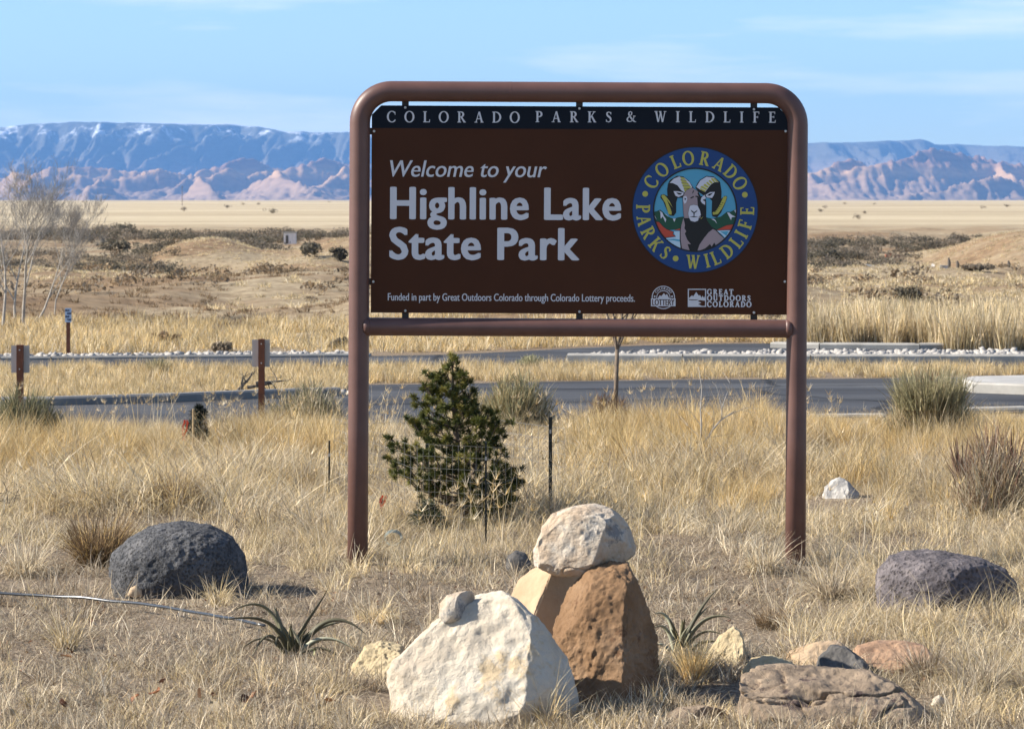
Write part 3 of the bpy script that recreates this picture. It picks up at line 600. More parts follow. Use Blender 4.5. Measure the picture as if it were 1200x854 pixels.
for k, chr_ in enumerate('COLORADO'):
    a = math.radians([-58, -40, -22.5, -8, 10.5, 27.5, 43, 59][k]); H = .078; wd = GL[chr_][0] * H * .92; r0 = 53.2 * PXM
    glyph(eb, chr_, lambda u, v: (ec[0] + (r0 + v * H) * math.sin(a) + (u * H * .92 - wd / 2) * math.cos(a), ec[1] + (r0 + v * H) * math.cos(a) - (u * H * .92 - wd / 2) * math.sin(a)), y1, YE, .045)
def low(chr_, deg):
    a = math.radians(deg); H = .078; wd = GL[chr_][0] * H * .92; r0 = 68.8 * PXM
    glyph(eb, chr_, lambda u, v: (ec[0] + (r0 - v * H) * math.sin(a) + (u * H * .92 - wd / 2) * math.cos(a), ec[1] - (r0 - v * H) * math.cos(a) + (u * H * .92 - wd / 2) * math.sin(a)), y1, YE, .045)
for c, d in zip('PARKS', (-91, -78, -63.5, -48.5, -34.5)): low(c, d)
for c, d in zip('WILDLIFE', (-2, 13.5, 23.5, 38, 52.5, 62.5, 74, 89)): low(c, d)
for cx, cy in ((756, 227.3), (872.7, 228.3), (791.7, 302.9)): disc(eb.new(), cx, cy, 3.4, y1, YE, 16)
eb.build(E_MATS, panel)
# lottery roundel
LM = [M_WHITE, M_PANEL]; lb = MB(); c0 = (777.3, 348.5)
disc(lb, *c0, 13.6, YP - .0002, 0, 48); disc(lb, *c0, 12.6, YP - .0004, 1, 48); disc(lb, *c0, 8.2, YP - .0006, 0, 40); disc(lb, *c0, 7.4, YP - .0008, 1, 40)
def pp(l, mi, y): lb.poly([sp(*q) for q in l], y, mi)
pp([(770.5, 350), (773, 346), (775, 347), (778, 343.5), (780, 346), (781.5, 344.5), (784.5, 350)], 0, YP - .001)
pp([(762.8, 358.8), (791.6, 358.8), (791.6, 349.6), (762.8, 349.6)], 0, YP - .0012)
font_line('', 'LOTTERY', 764.2, 790.4, 357.6, 7.0, None, y=YP - .0014, bold=[(.0012, 0), (-.0012, 0)], b=lb, mi=1)
cc = sp(*c0)
for k, chr_ in enumerate('COLORADO'):
    a = math.radians(-52 + k * 15); H = .0125; r0 = 9.3 * PXM; wd = GL[chr_][0] * H
    glyph(lb, chr_, lambda u, v: (cc[0] + (r0 + v * H) * math.sin(a) + (u * H - wd / 2) * math.cos(a), cc[1] + (r0 + v * H) * math.cos(a) - (u * H - wd / 2) * math.sin(a)), YP - .0014, 0, .08)
for s in (-1, 1): disc(lb, c0[0] + s * 10.2, c0[1] - 1.2, 1.2, YP - .0014, 0, 5)
tag(lb.build('lottery_logo', LM, panel), kind='stuff')
# square landscape logo with three lines of slab capitals
lb = MB(); pp([(806, 359.6), (827.4, 359.6), (827.4, 338.4), (806, 338.4)], 0, YP - .0002); pp([(807.2, 358.4), (826.2, 358.4), (826.2, 339.6), (807.2, 339.6)], 1, YP - .0004)
pp([(807.2, 358.4), (807.2, 349.2), (811, 346), (812.2, 347.4), (815.8, 342.2), (819, 346.6), (820.2, 345.6), (822, 349), (823.2, 346.4), (824.4, 348.8), (825.4, 347), (826.2, 350), (826.2, 352.4), (820, 351.6), (817.5, 353), (822, 354.6), (818, 356.4), (822.5, 358.4)], 0, YP - .0006)
pp([(807.2, 350.6), (813, 351), (819.6, 350.8), (816, 351.8), (811, 351.9), (807.2, 351.4)], 1, YP - .0008)
for wrd, p1, rb in (('GREAT', 859.2, 345.0), ('OUTDOORS', 879.4, 352.2), ('COLORADO', 880.4, 359.4)): serif_line(lb, wrd, 828.6, p1, rb, 6.1, YP - .0004, 0, wt=.10, sx=1.02)
tag(lb.build('outdoors_logo', LM, panel), kind='stuff')
# ------------------------------------------------------------------ rocks
def rock(name, label, outline, d, depth, mat, facets=(), sub=6, amp=.02, fq=5, amp2=.006, p=2.6, seed=0, group=None, cat='rock', yoff=0, ridged=False, cuts=0, cutr=(.86, .97), cracks=0.0):
    """boulder: photo outline gives width and height at distance d, 'depth' its half thickness; facets = planes that cut it"""
    P = [at(a, b_, d) for a, b_ in outline]; xs = [q.x for q in P]; zs = [q.z for q in P]
    c = Vector(((min(xs) + max(xs)) / 2, d + yoff, (min(zs) + max(zs)) / 2))
    dense = []
    for a, b_ in zip(P, P[1:] + P[:1]):
        for k in range(24): dense.append(a.lerp(b_, k / 24))
    th = np.array([math.atan2(q.z - c.z, q.x - c.x) for q in dense]); rr = np.array([math.hypot(q.x - c.x, q.z - c.z) for q in dense])
    o = np.argsort(th); th = th[o]; rr = rr[o]
    bm = bmesh.new(); bmesh.ops.create_icosphere(bm, subdivisions=sub, radius=1)
    V = np.array([v.co[:] for v in bm.verts]); Fq = np.array([[v.index for v in f.verts] for f in bm.faces]); bm.free()
    V /= np.linalg.norm(V, axis=1)[:, None]
    t = np.arctan2(V[:, 2], V[:, 0]); r = np.interp(t, th, rr, period=2 * math.pi)
    prof = (1 - np.abs(V[:, 1]) ** p) ** (1 / p); Q = np.stack([np.cos(t) * r * prof, V[:, 1] * depth, np.sin(t) * r * prof], 1)
    R0 = rr.mean()
    for n, f, ox in facets:      # keep the side where (q.n) < f*R0
        n = Vector(n).normalized(); n = np.array(n[:]); s = Q @ n - f * R0 - ox * R0 * fbm(Q[:, 0] * 3 / R0, Q[:, 1] * 3 / R0, Q[:, 2] * 3 / R0, o=3, s=seed + 70)
        Q -= np.clip(s, 0, None)[:, None] * n[None, :] * .94
    rc_ = np.random.default_rng(seed + 500)
    for _ in range(cuts):      # small conchoidal chips
        n = rc_.normal(0, 1, 3); n /= np.linalg.norm(n); dt = Q @ n; s = dt - dt.max() * rc_.uniform(*cutr) - .012 * fbm(Q[:, 0] * 9, Q[:, 1] * 9, Q[:, 2] * 9, o=3, s=seed + _); Q -= np.clip(s, 0, None)[:, None] * n[None, :] * .95
    nd = Q / (np.linalg.norm(Q, axis=1)[:, None] + 1e-9)
    f1 = fbm(Q[:, 0] * fq, Q[:, 1] * fq, Q[:, 2] * fq + seed, o=5, s=seed)
    if cracks:
        cn = fbm(Q[:, 0] * 3.2 + 3, Q[:, 1] * 3.2, Q[:, 2] * 5, o=4, s=seed + 31); f1 = f1 - cracks / amp * np.exp(-(cn / .035) ** 2)
        cn = fbm(Q[:, 0] * 2.0 + 9, Q[:, 1] * 2.6, Q[:, 2] * 4, o=3, s=seed + 37); f1 = f1 - .8 * cracks / amp * np.exp(-(cn / .03) ** 2)
    if ridged: f1 = -np.abs(f1) * 1.6 + .35
    f2 = fbm(Q[:, 0] * fq * 7, Q[:, 1] * fq * 7, Q[:, 2] * fq * 7, o=3, s=seed + 9)
    Q = Q + nd * (amp * f1 + amp2 * f2)[:, None]
    ob = mk(name, mesh_np(name, Q, Fq, mat, smooth=True), loc=c); return tag(ob, label, cat, group)
R_WHITE = rockmat('white_limestone', [(.3, (.42, .34, .25)), (.5, (.54, .47, .37)), (.7, (.60, .55, .46))], 2.2, patch=((.50, .39, .25), 1.8, .57), grain=14, bstr=1.3)
R_CREAM = rockmat('cream_weathered_stone', [(.3, (.36, .25, .16)), (.45, (.52, .41, .30)), (.62, (.64, .58, .49))], 5, patch=((.27, .26, .25), 5.0, .555), grain=24, bstr=1.4)
R_TAN = rockmat('tan_sandstone', [(.3, (.33, .22, .13)), (.6, (.46, .34, .22))], 3, grain=30, bstr=.4)
R_BROWN = rockmat('brown_sandstone', [(.3, (.145, .08, .038)), (.5, (.22, .13, .068)), (.68, (.30, .195, .115))], 2.6, patch=((.15, .08, .042), 6.0, .60), grain=20, bstr=1.0)
R_LAVA = rockmat('dark_vesicular_lava', [(.3, (.060, .060, .063)), (.52, (.105, .104, .107)), (.7, (.17, .165, .165))], 7, pits=1.4, pitscale=60, grain=40, bstr=1.0)
R_LAVA2 = rockmat('purple_grey_vesicular_lava', [(.3, (.075, .066, .070)), (.52, (.14, .122, .125)), (.7, (.26, .225, .22))], 7, pits=1.0, pitscale=44, grain=40, bstr=1.0)
R_FLAT = rockmat('flat_tan_brown_rock', [(.28, (.10, .075, .055)), (.45, (.24, .18, .125)), (.62, (.35, .265, .185)), (.8, (.44, .35, .25))], 5, patch=((.10, .07, .06), 7.0, .56), grain=18, bstr=1.3)
R_RED = rockmat('reddish_sandstone', [(.3, (.24, .14, .085)), (.6, (.38, .245, .155))], 4, grain=30, bstr=.7)
R_YEL = rockmat('yellow_tan_rock', [(.3, (.36, .28, .16)), (.6, (.52, .42, .26))], 5, grain=30, bstr=.9)
R_DARK = rockmat('dark_grey_rock', [(.3, (.05, .048, .046)), (.6, (.14, .13, .12))], 5, grain=30, bstr=.8)
R_GREYW = rockmat('white_and_grey_rock', [(.3, (.16, .16, .17)), (.5, (.38, .36, .33)), (.7, (.58, .55, .50))], 7, grain=24, bstr=.8)
rock('white_boulder', 'large white limestone boulder with broad chipped face, at the front of the rock pile',
     [(446, 800), (455, 770), (480, 740), (512, 716), (530, 700), (560, 690), (578, 689), (600, 700), (622, 716), (640, 726), (650, 745), (668, 775), (678, 812), (679, 850), (660, 885), (560, 900), (470, 880), (447, 840)],
     14.12, .36, R_WHITE, [((-.26, -.80, .50), .42, .09), ((.72, -.68, -.10), 1.0, .05), ((-.62, -.35, .70), .92, .05), ((-.22, -.94, .30), .60, .08)], sub=7, amp=.016, fq=5.5, amp2=.006, seed=3, cuts=46)
rock('grey_stone', 'small pale stone with a grey shaded face, resting on the shoulder of the white boulder',
     [(514, 722), (516, 706), (524, 697), (540, 693), (556, 692), (561, 697), (557, 710), (549, 722), (536, 728), (520, 731)], 14.15, .075, R_CREAM, [((.80, -.50, .15), .45, .0)], sub=5, amp=.006, fq=12, amp2=.002, seed=5)
rock('tan_stone', 'tan sandstone wedge standing behind, under the cream capstone',
     [(598, 700), (606, 682), (622, 668), (650, 655), (690, 650), (720, 680), (710, 760), (660, 800), (620, 790), (600, 750)], 15.15, .22, R_TAN, [((.62, -.78, .10), .18, .02), ((-.7, -.5, .5), .70, .03)], sub=6, amp=.012, fq=6, amp2=.004, seed=6)
rock('brown_boulder', 'tall brown sandstone boulder with a pitted face, leaning against the white boulder',
     [(636, 860), (642, 790), (649, 735), (662, 694), (690, 670), (716, 660), (736, 662), (748, 684), (760, 715), (770, 752), (776, 800), (778, 870), (700, 890)], 14.66, .30, R_BROWN,
     [((-.30, -.88, .36), .60, .05), ((.84, -.52, .16), .57, .05), ((-.80, -.25, .55), .80, .03)], sub=7, amp=.016, fq=8, amp2=.012, seed=7, cuts=24)
rock('cream_boulder', 'rounded cream boulder with grey lichen, balanced on top of the rock pile',
     [(622, 655), (624, 640), (634, 618), (648, 603), (670, 594), (696, 592), (716, 596), (732, 608), (742, 624), (745, 645), (742, 656), (722, 660), (700, 665), (672, 673), (655, 674), (640, 668), (626, 662)], 14.85, .25, R_CREAM,
     [((-.25, -.92, .12), .70, .05), ((.62, -.74, -.2), .84, .06), ((0, -.3, .95), .82, .05)], sub=7, amp=.016, fq=5, amp2=.006, seed=8, cuts=34, cutr=(.88, .98), cracks=.010)
rock('lava_boulder', 'rounded charcoal lava boulder lying left of the sign post',
     [(130, 668), (132, 648), (150, 630), (175, 617), (210, 611), (245, 616), (272, 630), (285, 652), (289, 680), (284, 708), (250, 722), (175, 720), (136, 702)], 18.68, .34, R_LAVA, [((.86, -.48, .15), 1.12, .03)], sub=7, amp=.014, fq=5, amp2=.010, seed=12, group='dark lava boulders')
rock('lava_boulder', 'long purple grey lava boulder half hidden in grass right of the sign',
     [(1027, 690), (1030, 668), (1042, 652), (1065, 646), (1090, 645), (1120, 650), (1150, 655), (1176, 667), (1190, 684), (1193, 712), (1180, 745), (1100, 750), (1030, 735)], 17.7, .34, R_LAVA2, [((.55, -.80, .2), .86, .05)], sub=7, amp=.022, fq=4, amp2=.010, seed=14, group='dark lava boulders')
rock('white_rock', 'white and grey rock standing alone in grass right of the right sign post',
     [(965, 585), (967, 572), (975, 562), (984, 560), (996, 566), (1008, 578), (1004, 592), (996, 604), (975, 604), (965, 597)], 24.2, .16, R_GREYW, [((.7, -.5, .3), .7, .05), ((-.2, -.8, .5), .7, .05)], sub=5, amp=.02, fq=9, amp2=.008, seed=16)
rock('flat_boulder', 'broad low tan brown boulder with deep cracks at the bottom right corner',
     [(852, 850), (858, 815), (866, 795), (880, 786), (920, 785), (975, 786), (1020, 790), (1050, 802), (1075, 820), (1100, 840), (1115, 870), (1090, 900), (980, 910), (880, 900)], 13.95, .50, R_FLAT, [((0, -.30, .95), .50, .10), ((.05, -.85, .52), .95, .08), ((.8, -.5, .3), 1.25, .03)], sub=7, amp=.035, fq=3.2, amp2=.012, seed=18, cuts=30, cracks=.035)
rock('pale_flat_rock', 'pale tan flat rock lying behind the broad cracked boulder', [(920, 790), (926, 765), (950, 756), (985, 752), (1000, 765), (1004, 785), (980, 800), (930, 800)], 15.6, .2, R_TAN, [((0, -.3, .9), .7, .05)], sub=5, amp=.02, fq=8, seed=19)
rock('dark_rock', 'dark grey rock wedged between the pale flat rock and the reddish slab', [(958, 790), (962, 770), (975, 756), (992, 760), (1012, 772), (1024, 790), (1015, 806), (970, 806)], 15.1, .14, R_DARK, [((-.2, -.7, .6), .7, .06)], sub=5, amp=.02, fq=9, seed=20)
rock('red_slab', 'low reddish sandstone slab behind the cracked boulder at right', [(995, 775), (1005, 758), (1030, 752), (1060, 752), (1085, 756), (1092, 768), (1080, 786), (1050, 798), (1010, 796)], 15.4, .22, R_RED, [((0, -.35, .9), .55, .05)], sub=6, amp=.022, fq=7, seed=21)
rock('yellow_rock', 'pointed yellow tan rock beside the right yucca', [(824, 790), (830, 765), (845, 745), (860, 735), (870, 742), (876, 765), (880, 795), (850, 806)], 15.6, .15, R_YEL, [((-.4, -.7, .5), .7, .05)], sub=6, amp=.025, fq=8, amp2=.01, seed=22)
rock('low_yellow_rock', 'low yellowish rock just behind the left end of the cracked boulder', [(868, 795), (880, 772), (905, 768), (930, 776), (938, 795), (910, 808)], 15.1, .14, R_YEL, [((0, -.4, .9), .6, .04)], sub=5, amp=.018, fq=9, seed=23)
rock('grey_tan_rock', 'grey and tan rock cut by the bottom edge beside the cracked boulder', [(766, 868), (775, 842), (795, 830), (825, 828), (850, 832), (862, 848), (866, 885), (800, 895)], 13.95, .18, R_FLAT, [((.65, -.7, .25), .35, .03), ((-.1, -.5, .85), .75, .04)], sub=6, amp=.012, fq=8, seed=24)
rock('crumbly_yellow_rock', 'crumbly yellow rock at the left foot of the white boulder', [(412, 812), (418, 780), (428, 760), (445, 754), (468, 758), (480, 775), (482, 815), (440, 825)], 15.3, .16, R_YEL, [((-.3, -.7, .6), .75, .05)], sub=6, amp=.028, fq=10, amp2=.012, seed=25)
rock('small_grey_stone', 'small dark round stone in the grass behind the rock pile', [(592, 668), (594, 652), (604, 645), (616, 648), (622, 660), (618, 674), (600, 676)], 19.6, .07, R_DARK, sub=4, amp=.006, fq=12, seed=26)
rock('buff_stone', 'small flat buff stone lying just left of the right sign post', [(862, 676), (868, 669), (880, 667), (880, 672), (870, 680)], 19.9, .03, R_YEL, sub=4, amp=.003, fq=20, seed=28)
for k, (px, row, s) in enumerate([(158, 694, 9), (1100, 822, 9), (172, 690, 5)]):
    rock('pale_stone', ['small peach stone lying against the foot of the left lava boulder', 'cream stone chip on the ground right of the cracked boulder', 'tiny pale pebble beside the peach stone'][k],
         [(px - s, row + 4), (px - s * .6, row - s * .6), (px + 1, row - s), (px + s * .8, row - s * .4), (px + s, row + 4), (px, row + s * .7)], gd(row + 6), .025, R_TAN if k == 0 else R_WHITE, sub=4, amp=.004, fq=25, amp2=.001, seed=30 + k, group='small pale stones')

# ------------------------------------------------------------------ plant meshes
def blades(n, base_r, h, spread, curl, wd, cols, seg=3, rng=None, h_var=.4, flat=False, tip=.15, lean=(0, 0)):
    """numpy grass: returns V, F, colours. spread = outward lean, curl = extra droop toward the tip"""
    rng = rng or RNG
    a = rng.uniform(0, 2 * math.pi, n); rr = base_r * np.sqrt(rng.uniform(0, 1, n)); bx, by = rr * np.cos(a), rr * np.sin(a)
    az = a + rng.normal(0, .9, n); L = h * (1 - h_var + h_var * 2 * rng.uniform(0, 1, n) ** 1.2) * .8
    th0 = np.abs(rng.normal(0, spread, n)); cu = np.abs(rng.normal(curl, curl * .6 + .02, n))
    fa = rng.uniform(0, math.pi, n); wx, wy = np.cos(fa), np.sin(fa)
    V = np.zeros((n, seg + 1, 2, 3)); x, y, z = bx.copy(), by.copy(), np.full(n, -.01)
    for s in range(seg + 1):
        w = wd * (1 - (1 - tip) * (s / seg) ** 1.5) * .5
        V[:, s, 0] = np.stack([x - wx * w, y - wy * w, z], 1); V[:, s, 1] = np.stack([x + wx * w, y + wy * w, z], 1)
        t = np.minimum(th0 + cu * ((s + .5) / seg) * 2.0, 2.6); st = L / seg
        x = x + np.sin(t) * np.cos(az) * st + lean[0] * st * s; y = y + np.sin(t) * np.sin(az) * st + lean[1] * st * s; z = z + np.cos(t) * st
    if flat: V[..., 2] = np.abs(V[..., 2]) * .5 + .004
    V = V.reshape(-1, 3); i = (np.arange(n)[:, None] * (seg + 1) * 2 + np.arange(seg)[None, :] * 2).ravel()
    Fq = np.stack([i, i + 1, i + 3, i + 2], 1)
    ci = rng.integers(0, len(cols), n); c = np.array(cols)[ci] * rng.uniform(.45, 1.28, (n, 1)); c = np.repeat(c, (seg + 1) * 2, 0)
    return V, Fq, c
def join(*parts):
    Vs, Fs, Cs = [], [], []; b = 0
    for V, Fq, c in parts: Vs.append(V); Fs.append(Fq + b); Cs.append(c); b += len(V)
    return np.concatenate(Vs), np.concatenate(Fs), np.concatenate(Cs)
STRAW = [(.74, .58, .31), (.65, .50, .26), (.82, .68, .41), (.56, .42, .21), (.72, .59, .36)]
GOLD = [(.72, .51, .22), (.62, .43, .17), (.80, .61, .30), (.52, .35, .14)]
PALE = [(.80, .67, .46), (.70, .57, .38), (.88, .77, .57), (.58, .46, .30)]
GREY = [(.46, .385, .29), (.34, .28, .21), (.56, .48, .37), (.25, .20, .145)]
BRN = [(.30, .21, .12), (.22, .15, .085), (.40, .29, .17), (.17, .12, .07)]
SAGE = [(.32, .31, .17), (.40, .38, .22), (.27, .27, .15), (.52, .45, .27)]
SCR = [(.10, .09, .062), (.15, .13, .09), (.075, .068, .05), (.20, .17, .12)]
SCR2 = [(.21, .17, .125), (.28, .23, .17), (.15, .125, .09)]
def col_unlinked(name, meshes):
    c = bpy.data.collections.new(name)
    for i, me in enumerate(meshes): c.objects.link(bpy.data.objects.new(name, me))
    return c
def scatter(name, protos, pts, scl, label=None, tilt=.12, kind='stuff', rot=None):
    pts = np.asarray(pts, np.float32); n = len(pts)
    me = bpy.data.meshes.new(name); me.vertices.add(n); me.vertices.foreach_set('co', pts.ravel())
    r = np.stack([RNG.normal(0, tilt, n), RNG.normal(0, tilt, n), RNG.uniform(0, 6.283, n)], 1) if rot is None else rot
    for nm, ty, key, dat in (('rot', 'FLOAT_VECTOR', 'vector', r), ('scl', 'FLOAT', 'value', scl), ('idx', 'INT', 'value', RNG.integers(0, len(protos), n))):
        a = me.attributes.new(nm, ty, 'POINT'); a.data.foreach_set(key, np.asarray(dat, np.int32 if ty == 'INT' else np.float32).ravel())
    o = mk(name, me); pc = col_unlinked(name + '_kinds', protos)
    g = bpy.data.node_groups.new(name, 'GeometryNodeTree'); g.interface.new_socket(name='Geometry', in_out='INPUT', socket_type='NodeSocketGeometry'); g.interface.new_socket(name='Geometry', in_out='OUTPUT', socket_type='NodeSocketGeometry')
    gi = g.nodes.new('NodeGroupInput'); go = g.nodes.new('NodeGroupOutput'); ip = g.nodes.new('GeometryNodeInstanceOnPoints'); ci = g.nodes.new('GeometryNodeCollectionInfo')
    ci.inputs['Collection'].default_value = pc; ci.inputs['Separate Children'].default_value = True; ci.inputs['Reset Children'].default_value = True
    ip.inputs['Pick Instance'].default_value = True
    def att(nm, ty):
        a = g.nodes.new('GeometryNodeInputNamedAttribute'); a.data_type = ty; a.inputs['Name'].default_value = nm; return next(s for s in a.outputs if s.enabled and s.name == 'Attribute')
    l = g.links.new; l(gi.outputs[0], ip.inputs['Points']); l(ci.outputs[0], ip.inputs['Instance']); l(att('idx', 'INT'), ip.inputs['Instance Index']); l(att('rot', 'FLOAT_VECTOR'), ip.inputs['Rotation']); l(att('scl', 'FLOAT'), ip.inputs['Scale']); l(ip.outputs[0], go.inputs[0])
    md = o.modifiers.new('scatter', 'NODES'); md.node_group = g
    return tag(o, label, kind=kind)
def tuft(name, *a, **k): V, Fq, c = blades(*a, **k); return mesh_np(name, V, Fq, M_GRASS, c)
def region(n, r0, r1, x0=-420, x1=1620, dens=None, jit=0):
    """random ground points uniform in world area between two photo rows (r0 far, r1 near)"""
    dn, df = gd(r1), gd(r0); n = int(n * 1.34)
    Y = np.sqrt(RNG.uniform(dn * dn, df * df, n)); P = RNG.uniform(x0, x1, n); X = (P - 600) * Y / F; row = HR + EYE * F / Y
    if dens is not None:
        k = RNG.uniform(0, 1, n) < dens(P, row, X, Y); X, Y = X[k], Y[k]
    return np.stack([X, Y, hz(X, Y)], 1)
def lpar(P, l): a = np.array(l, float); return np.interp(P, a[:, 0], a[:, 1])
# keep the rocks and clear patches free of tall growth
KEEP = [(-.28, 14.45, .45), (.33, 14.95, .3), (.15, 15.4, .3), (-1.82, 18.6, .42), (2.3, 17.9, .45), (1.35, 14.3, .45), (1.1, 14.6, .4), (1.6, 14.3, .3), (.75, 13.95, .2), (2.3, 24.0, .32), (2.2, 23.6, .3), (1.67, 19.78, .2), (-.90, 19.9, .12)]
def clear(X, Y):
    m = np.ones(X.shape)
    for x, y, r_ in KEEP: m *= ((X - x) ** 2 + (Y - y) ** 2 > r_ * r_)
    return m

# --- foreground: matted grey thatch, litter and low pale grass
litter = [tuft('litter', 60, .20, .05 + .02 * (q % 3), 1.5, .35, .0048, (GREY + PALE + BRN, GREY + BRN, PALE + GREY)[q % 3], seg=2, flat=True, h_var=.8) for q in range(6)]
curl_t = [tuft('litter_stems', 16, .16, .16, 1.25, .5, .0042, PALE + GREY, seg=5, h_var=.6) for q in range(5)]
def d_lit(P, row, X, Y): return clear(X, Y) * np.clip(.62 + 1.2 * fbm(X * 2.2, Y * 2.2, o=3, s=71), .12, 1)
def scat(name, protos, pts, a, b_, label, tilt=.12): return scatter(name, protos, pts, RNG.uniform(a, b_, len(pts)), label, tilt)
scat('matted_thatch', litter, region(7000, 585, 885, dens=d_lit), .6, 1.2, 'matted grey and straw plant litter covering the open foreground', .05)
grey_low = [tuft('thatch_tuft', 46, .06, .10, .5, .6, .0040, (GREY + PALE, GREY + BRN, PALE + STRAW)[q % 3], seg=3, h_var=.6) for q in range(6)]
def d_gl(P, row, X, Y):
    n = fbm(X * 1.1, Y * 1.1, o=3, s=77); fr = sm(745, 800, row)
    return clear(X, Y) * np.clip(-.12 + .95 * fr + .95 * n, .01, 1)
scat('curled_stems', curl_t, region(2600, 600, 885, dens=d_lit), .5, 1.2, 'long curled pale stems lying over the litter', .05)
scat('low_grey_grass', grey_low, region(7500, 640, 885, dens=d_gl), .6, 1.3, 'short grey clipped grass along the bottom of the picture')
pale_t = [tuft('pale_tuft', 40, .06, .20, .35, .75, .0034, PALE + STRAW, seg=5) for _ in range(5)]
def d_pt(P, row, X, Y):
    n = fbm(X * .9 + 5, Y * .9, o=3, s=78)
    op = 1 - sm(650, 690, row) * (1 - sm(935, 1000, P)) * .9
    op = np.where((P > 740) & (P < 860) & (row > 650) & (row < 760), .02, op)
    return clear(X, Y) * np.clip(.20 + 1.8 * n, .01, 1) * op * (1 - .6 * sm(690, 720, row))
scat('pale_arching_grass', pale_t, region(3600, 575, 860, dens=d_pt), .55, 1.2, 'pale curled dry grass around the sign posts and boulders')
# --- middle: golden grass rising to the road
gold_t = [tuft('gold_tuft', 80, .09, .38 + .03 * (q % 3), .24, .26, .0046, (GOLD + STRAW, STRAW + PALE, GOLD)[q % 3], seg=4, h_var=.6, lean=(RNG.normal(0, .12), RNG.normal(0, .12))) for q in range(7)]
straw_t = [tuft('straw_tuft', 80, .13, .22 + .04 * (q % 3), .5, .7, .0046, (STRAW + PALE, PALE, STRAW + GREY)[q % 3], seg=5, h_var=.65, lean=(RNG.normal(0, .2), RNG.normal(0, .2))) for q in range(7)]
def scs(name, protos, pts, fn, label, tilt=.12):
    X, Y = pts[:, 0], pts[:, 1]; P = 600 + X * F / Y; row = HR + EYE * F / Y; return scatter(name, protos, pts, np.clip(fn(P, row, X, Y), .12, 1.6) * RNG.uniform(.7, 1.25, len(pts)), label, tilt)
def edge_far(P): return lpar(P, [(-300, 512), (60, 506), (400, 500), (620, 496), (1000, 494), (1130, 491), (1500, 489)])
def d_gold(P, row, X, Y):
    n = fbm(X * .35, Y * .35, o=3, s=80); e = edge_far(P)
    band = sm(e, e + 4, row) * (1 - sm(548, 612, row))
    lush = lpar(P, [(-200, .8), (70, .8), (110, 1), (300, 1), (400, .75), (440, .2), (650, .15), (680, .8), (880, .95), (960, .35), (1080, .3), (1200, .7), (1400, .8)])
    return band * np.clip(lush - .1 + 1.8 * n, .02, 1) * clear(X, Y)
def s_gold(P, row, X, Y):
    top = lpar(P, [(-200, 492), (60, 492), (200, 478), (215, 500), (250, 502), (262, 474), (330, 474), (400, 488), (440, 490), (640, 492), (680, 470), (760, 452), (880, 455), (905, 482), (1040, 486), (1130, 484), (1200, 484), (1400, 482)]) + 10 * fbm(X * 1.6, Y * .8, o=2, s=181)
    lim = (row - top) / F * Y / .44; return np.minimum(lim, .62 + .75 * fbm(X * .7, Y * .6, o=3, s=182)) * (1 - .35 * sm(560, 610, row))
scs('golden_tall_grass', gold_t, region(6500, 486, 615, dens=d_gold), s_gold, 'tall golden dry grass between the sign and the near road')
def d_str(P, row, X, Y):
    n = fbm(X * .6 + 9, Y * .5, o=3, s=82); e = edge_far(P)
    gap = 1 - .85 * sm(625, 665, row) * (1 - sm(930, 985, P))
    gap = gap * (1 - .8 * sm(930, 960, P) * (1 - sm(1080, 1120, P)) * sm(490, 505, row) * (1 - sm(550, 570, row)))
    return sm(e, e + 3, row) * np.clip(.55 + 2.0 * n - .55 * sm(590, 650, row), .02, 1) * gap * clear(X, Y)
def s_str(P, row, X, Y):
    e = edge_far(P); lim = (row - e + 12) / F * Y / .26; return np.minimum(lim, .74 + 1.1 * fbm(X * .8 + 4, Y * .7, o=3, s=184)) * (1 - .3 * sm(600, 680, row))
scs('straw_grass', straw_t, region(9500, 488, 690, dens=d_str), s_str, 'pale straw coloured grass filling the ground around the sign')
# right-hand foreground grass around the long lava boulder
def d_rt(P, row, X, Y): return clear(X, Y) * sm(900, 985, P) * np.clip(.45 + 1.7 * fbm(X * 1.3, Y * 1.3, o=2, s=83), .03, 1) * (1 - .75 * sm(740, 790, row) * (1 - sm(1100, 1140, P)))
scat('straw_grass', straw_t, region(1500, 650, 860, x0=880, dens=d_rt), .5, 1.0, 'upright straw grass growing around the long lava boulder at right')
brn_t = [tuft('dead_forb_tuft', 60, .10, .16, .6, .4, .0042, BRN + GREY, seg=3, h_var=.6) for q in range(4)]
scat('dead_forbs', brn_t, region(1500, 500, 760, dens=lambda P, row, X, Y: clear(X, Y) * np.clip(-.05 + 1.5 * fbm(X * .9 + 20, Y * .8, o=3, s=191), 0, 1)), .45, 1.1, 'dull brown dead plants low between the grass clumps')
# seed heads on thin stalks
def stalks(k):
    A = blades(7, .10, .52, .16, .10, .0040, PALE + STRAW, seg=4, h_var=.3); V = A[0].reshape(7, -1, 3); tips = V[:, -1]; parts = [A]
    for q in tips:
        B = blades(9, .004, .075, .5, .3, .005, PALE + GOLD, seg=1, h_var=.5); B[0][:] += q - np.array([0, 0, .05]); parts.append(B)
    return mesh_np('seed_stalk', *join(*parts)[:2], M_GRASS, join(*parts)[2])
stk = [stalks(k) for k in range(5)]
scat('seed_stalks', stk, region(620, 497, 760, dens=lambda P, row, X, Y: clear(X, Y) * np.clip(.35 + 1.2 * fbm(X * .5 + 7, Y * .5, o=2, s=197) - .4 * sm(600, 640, row), 0, 1)), .6, 1.1, 'single stalks with fluffy seed heads standing out of the grass')
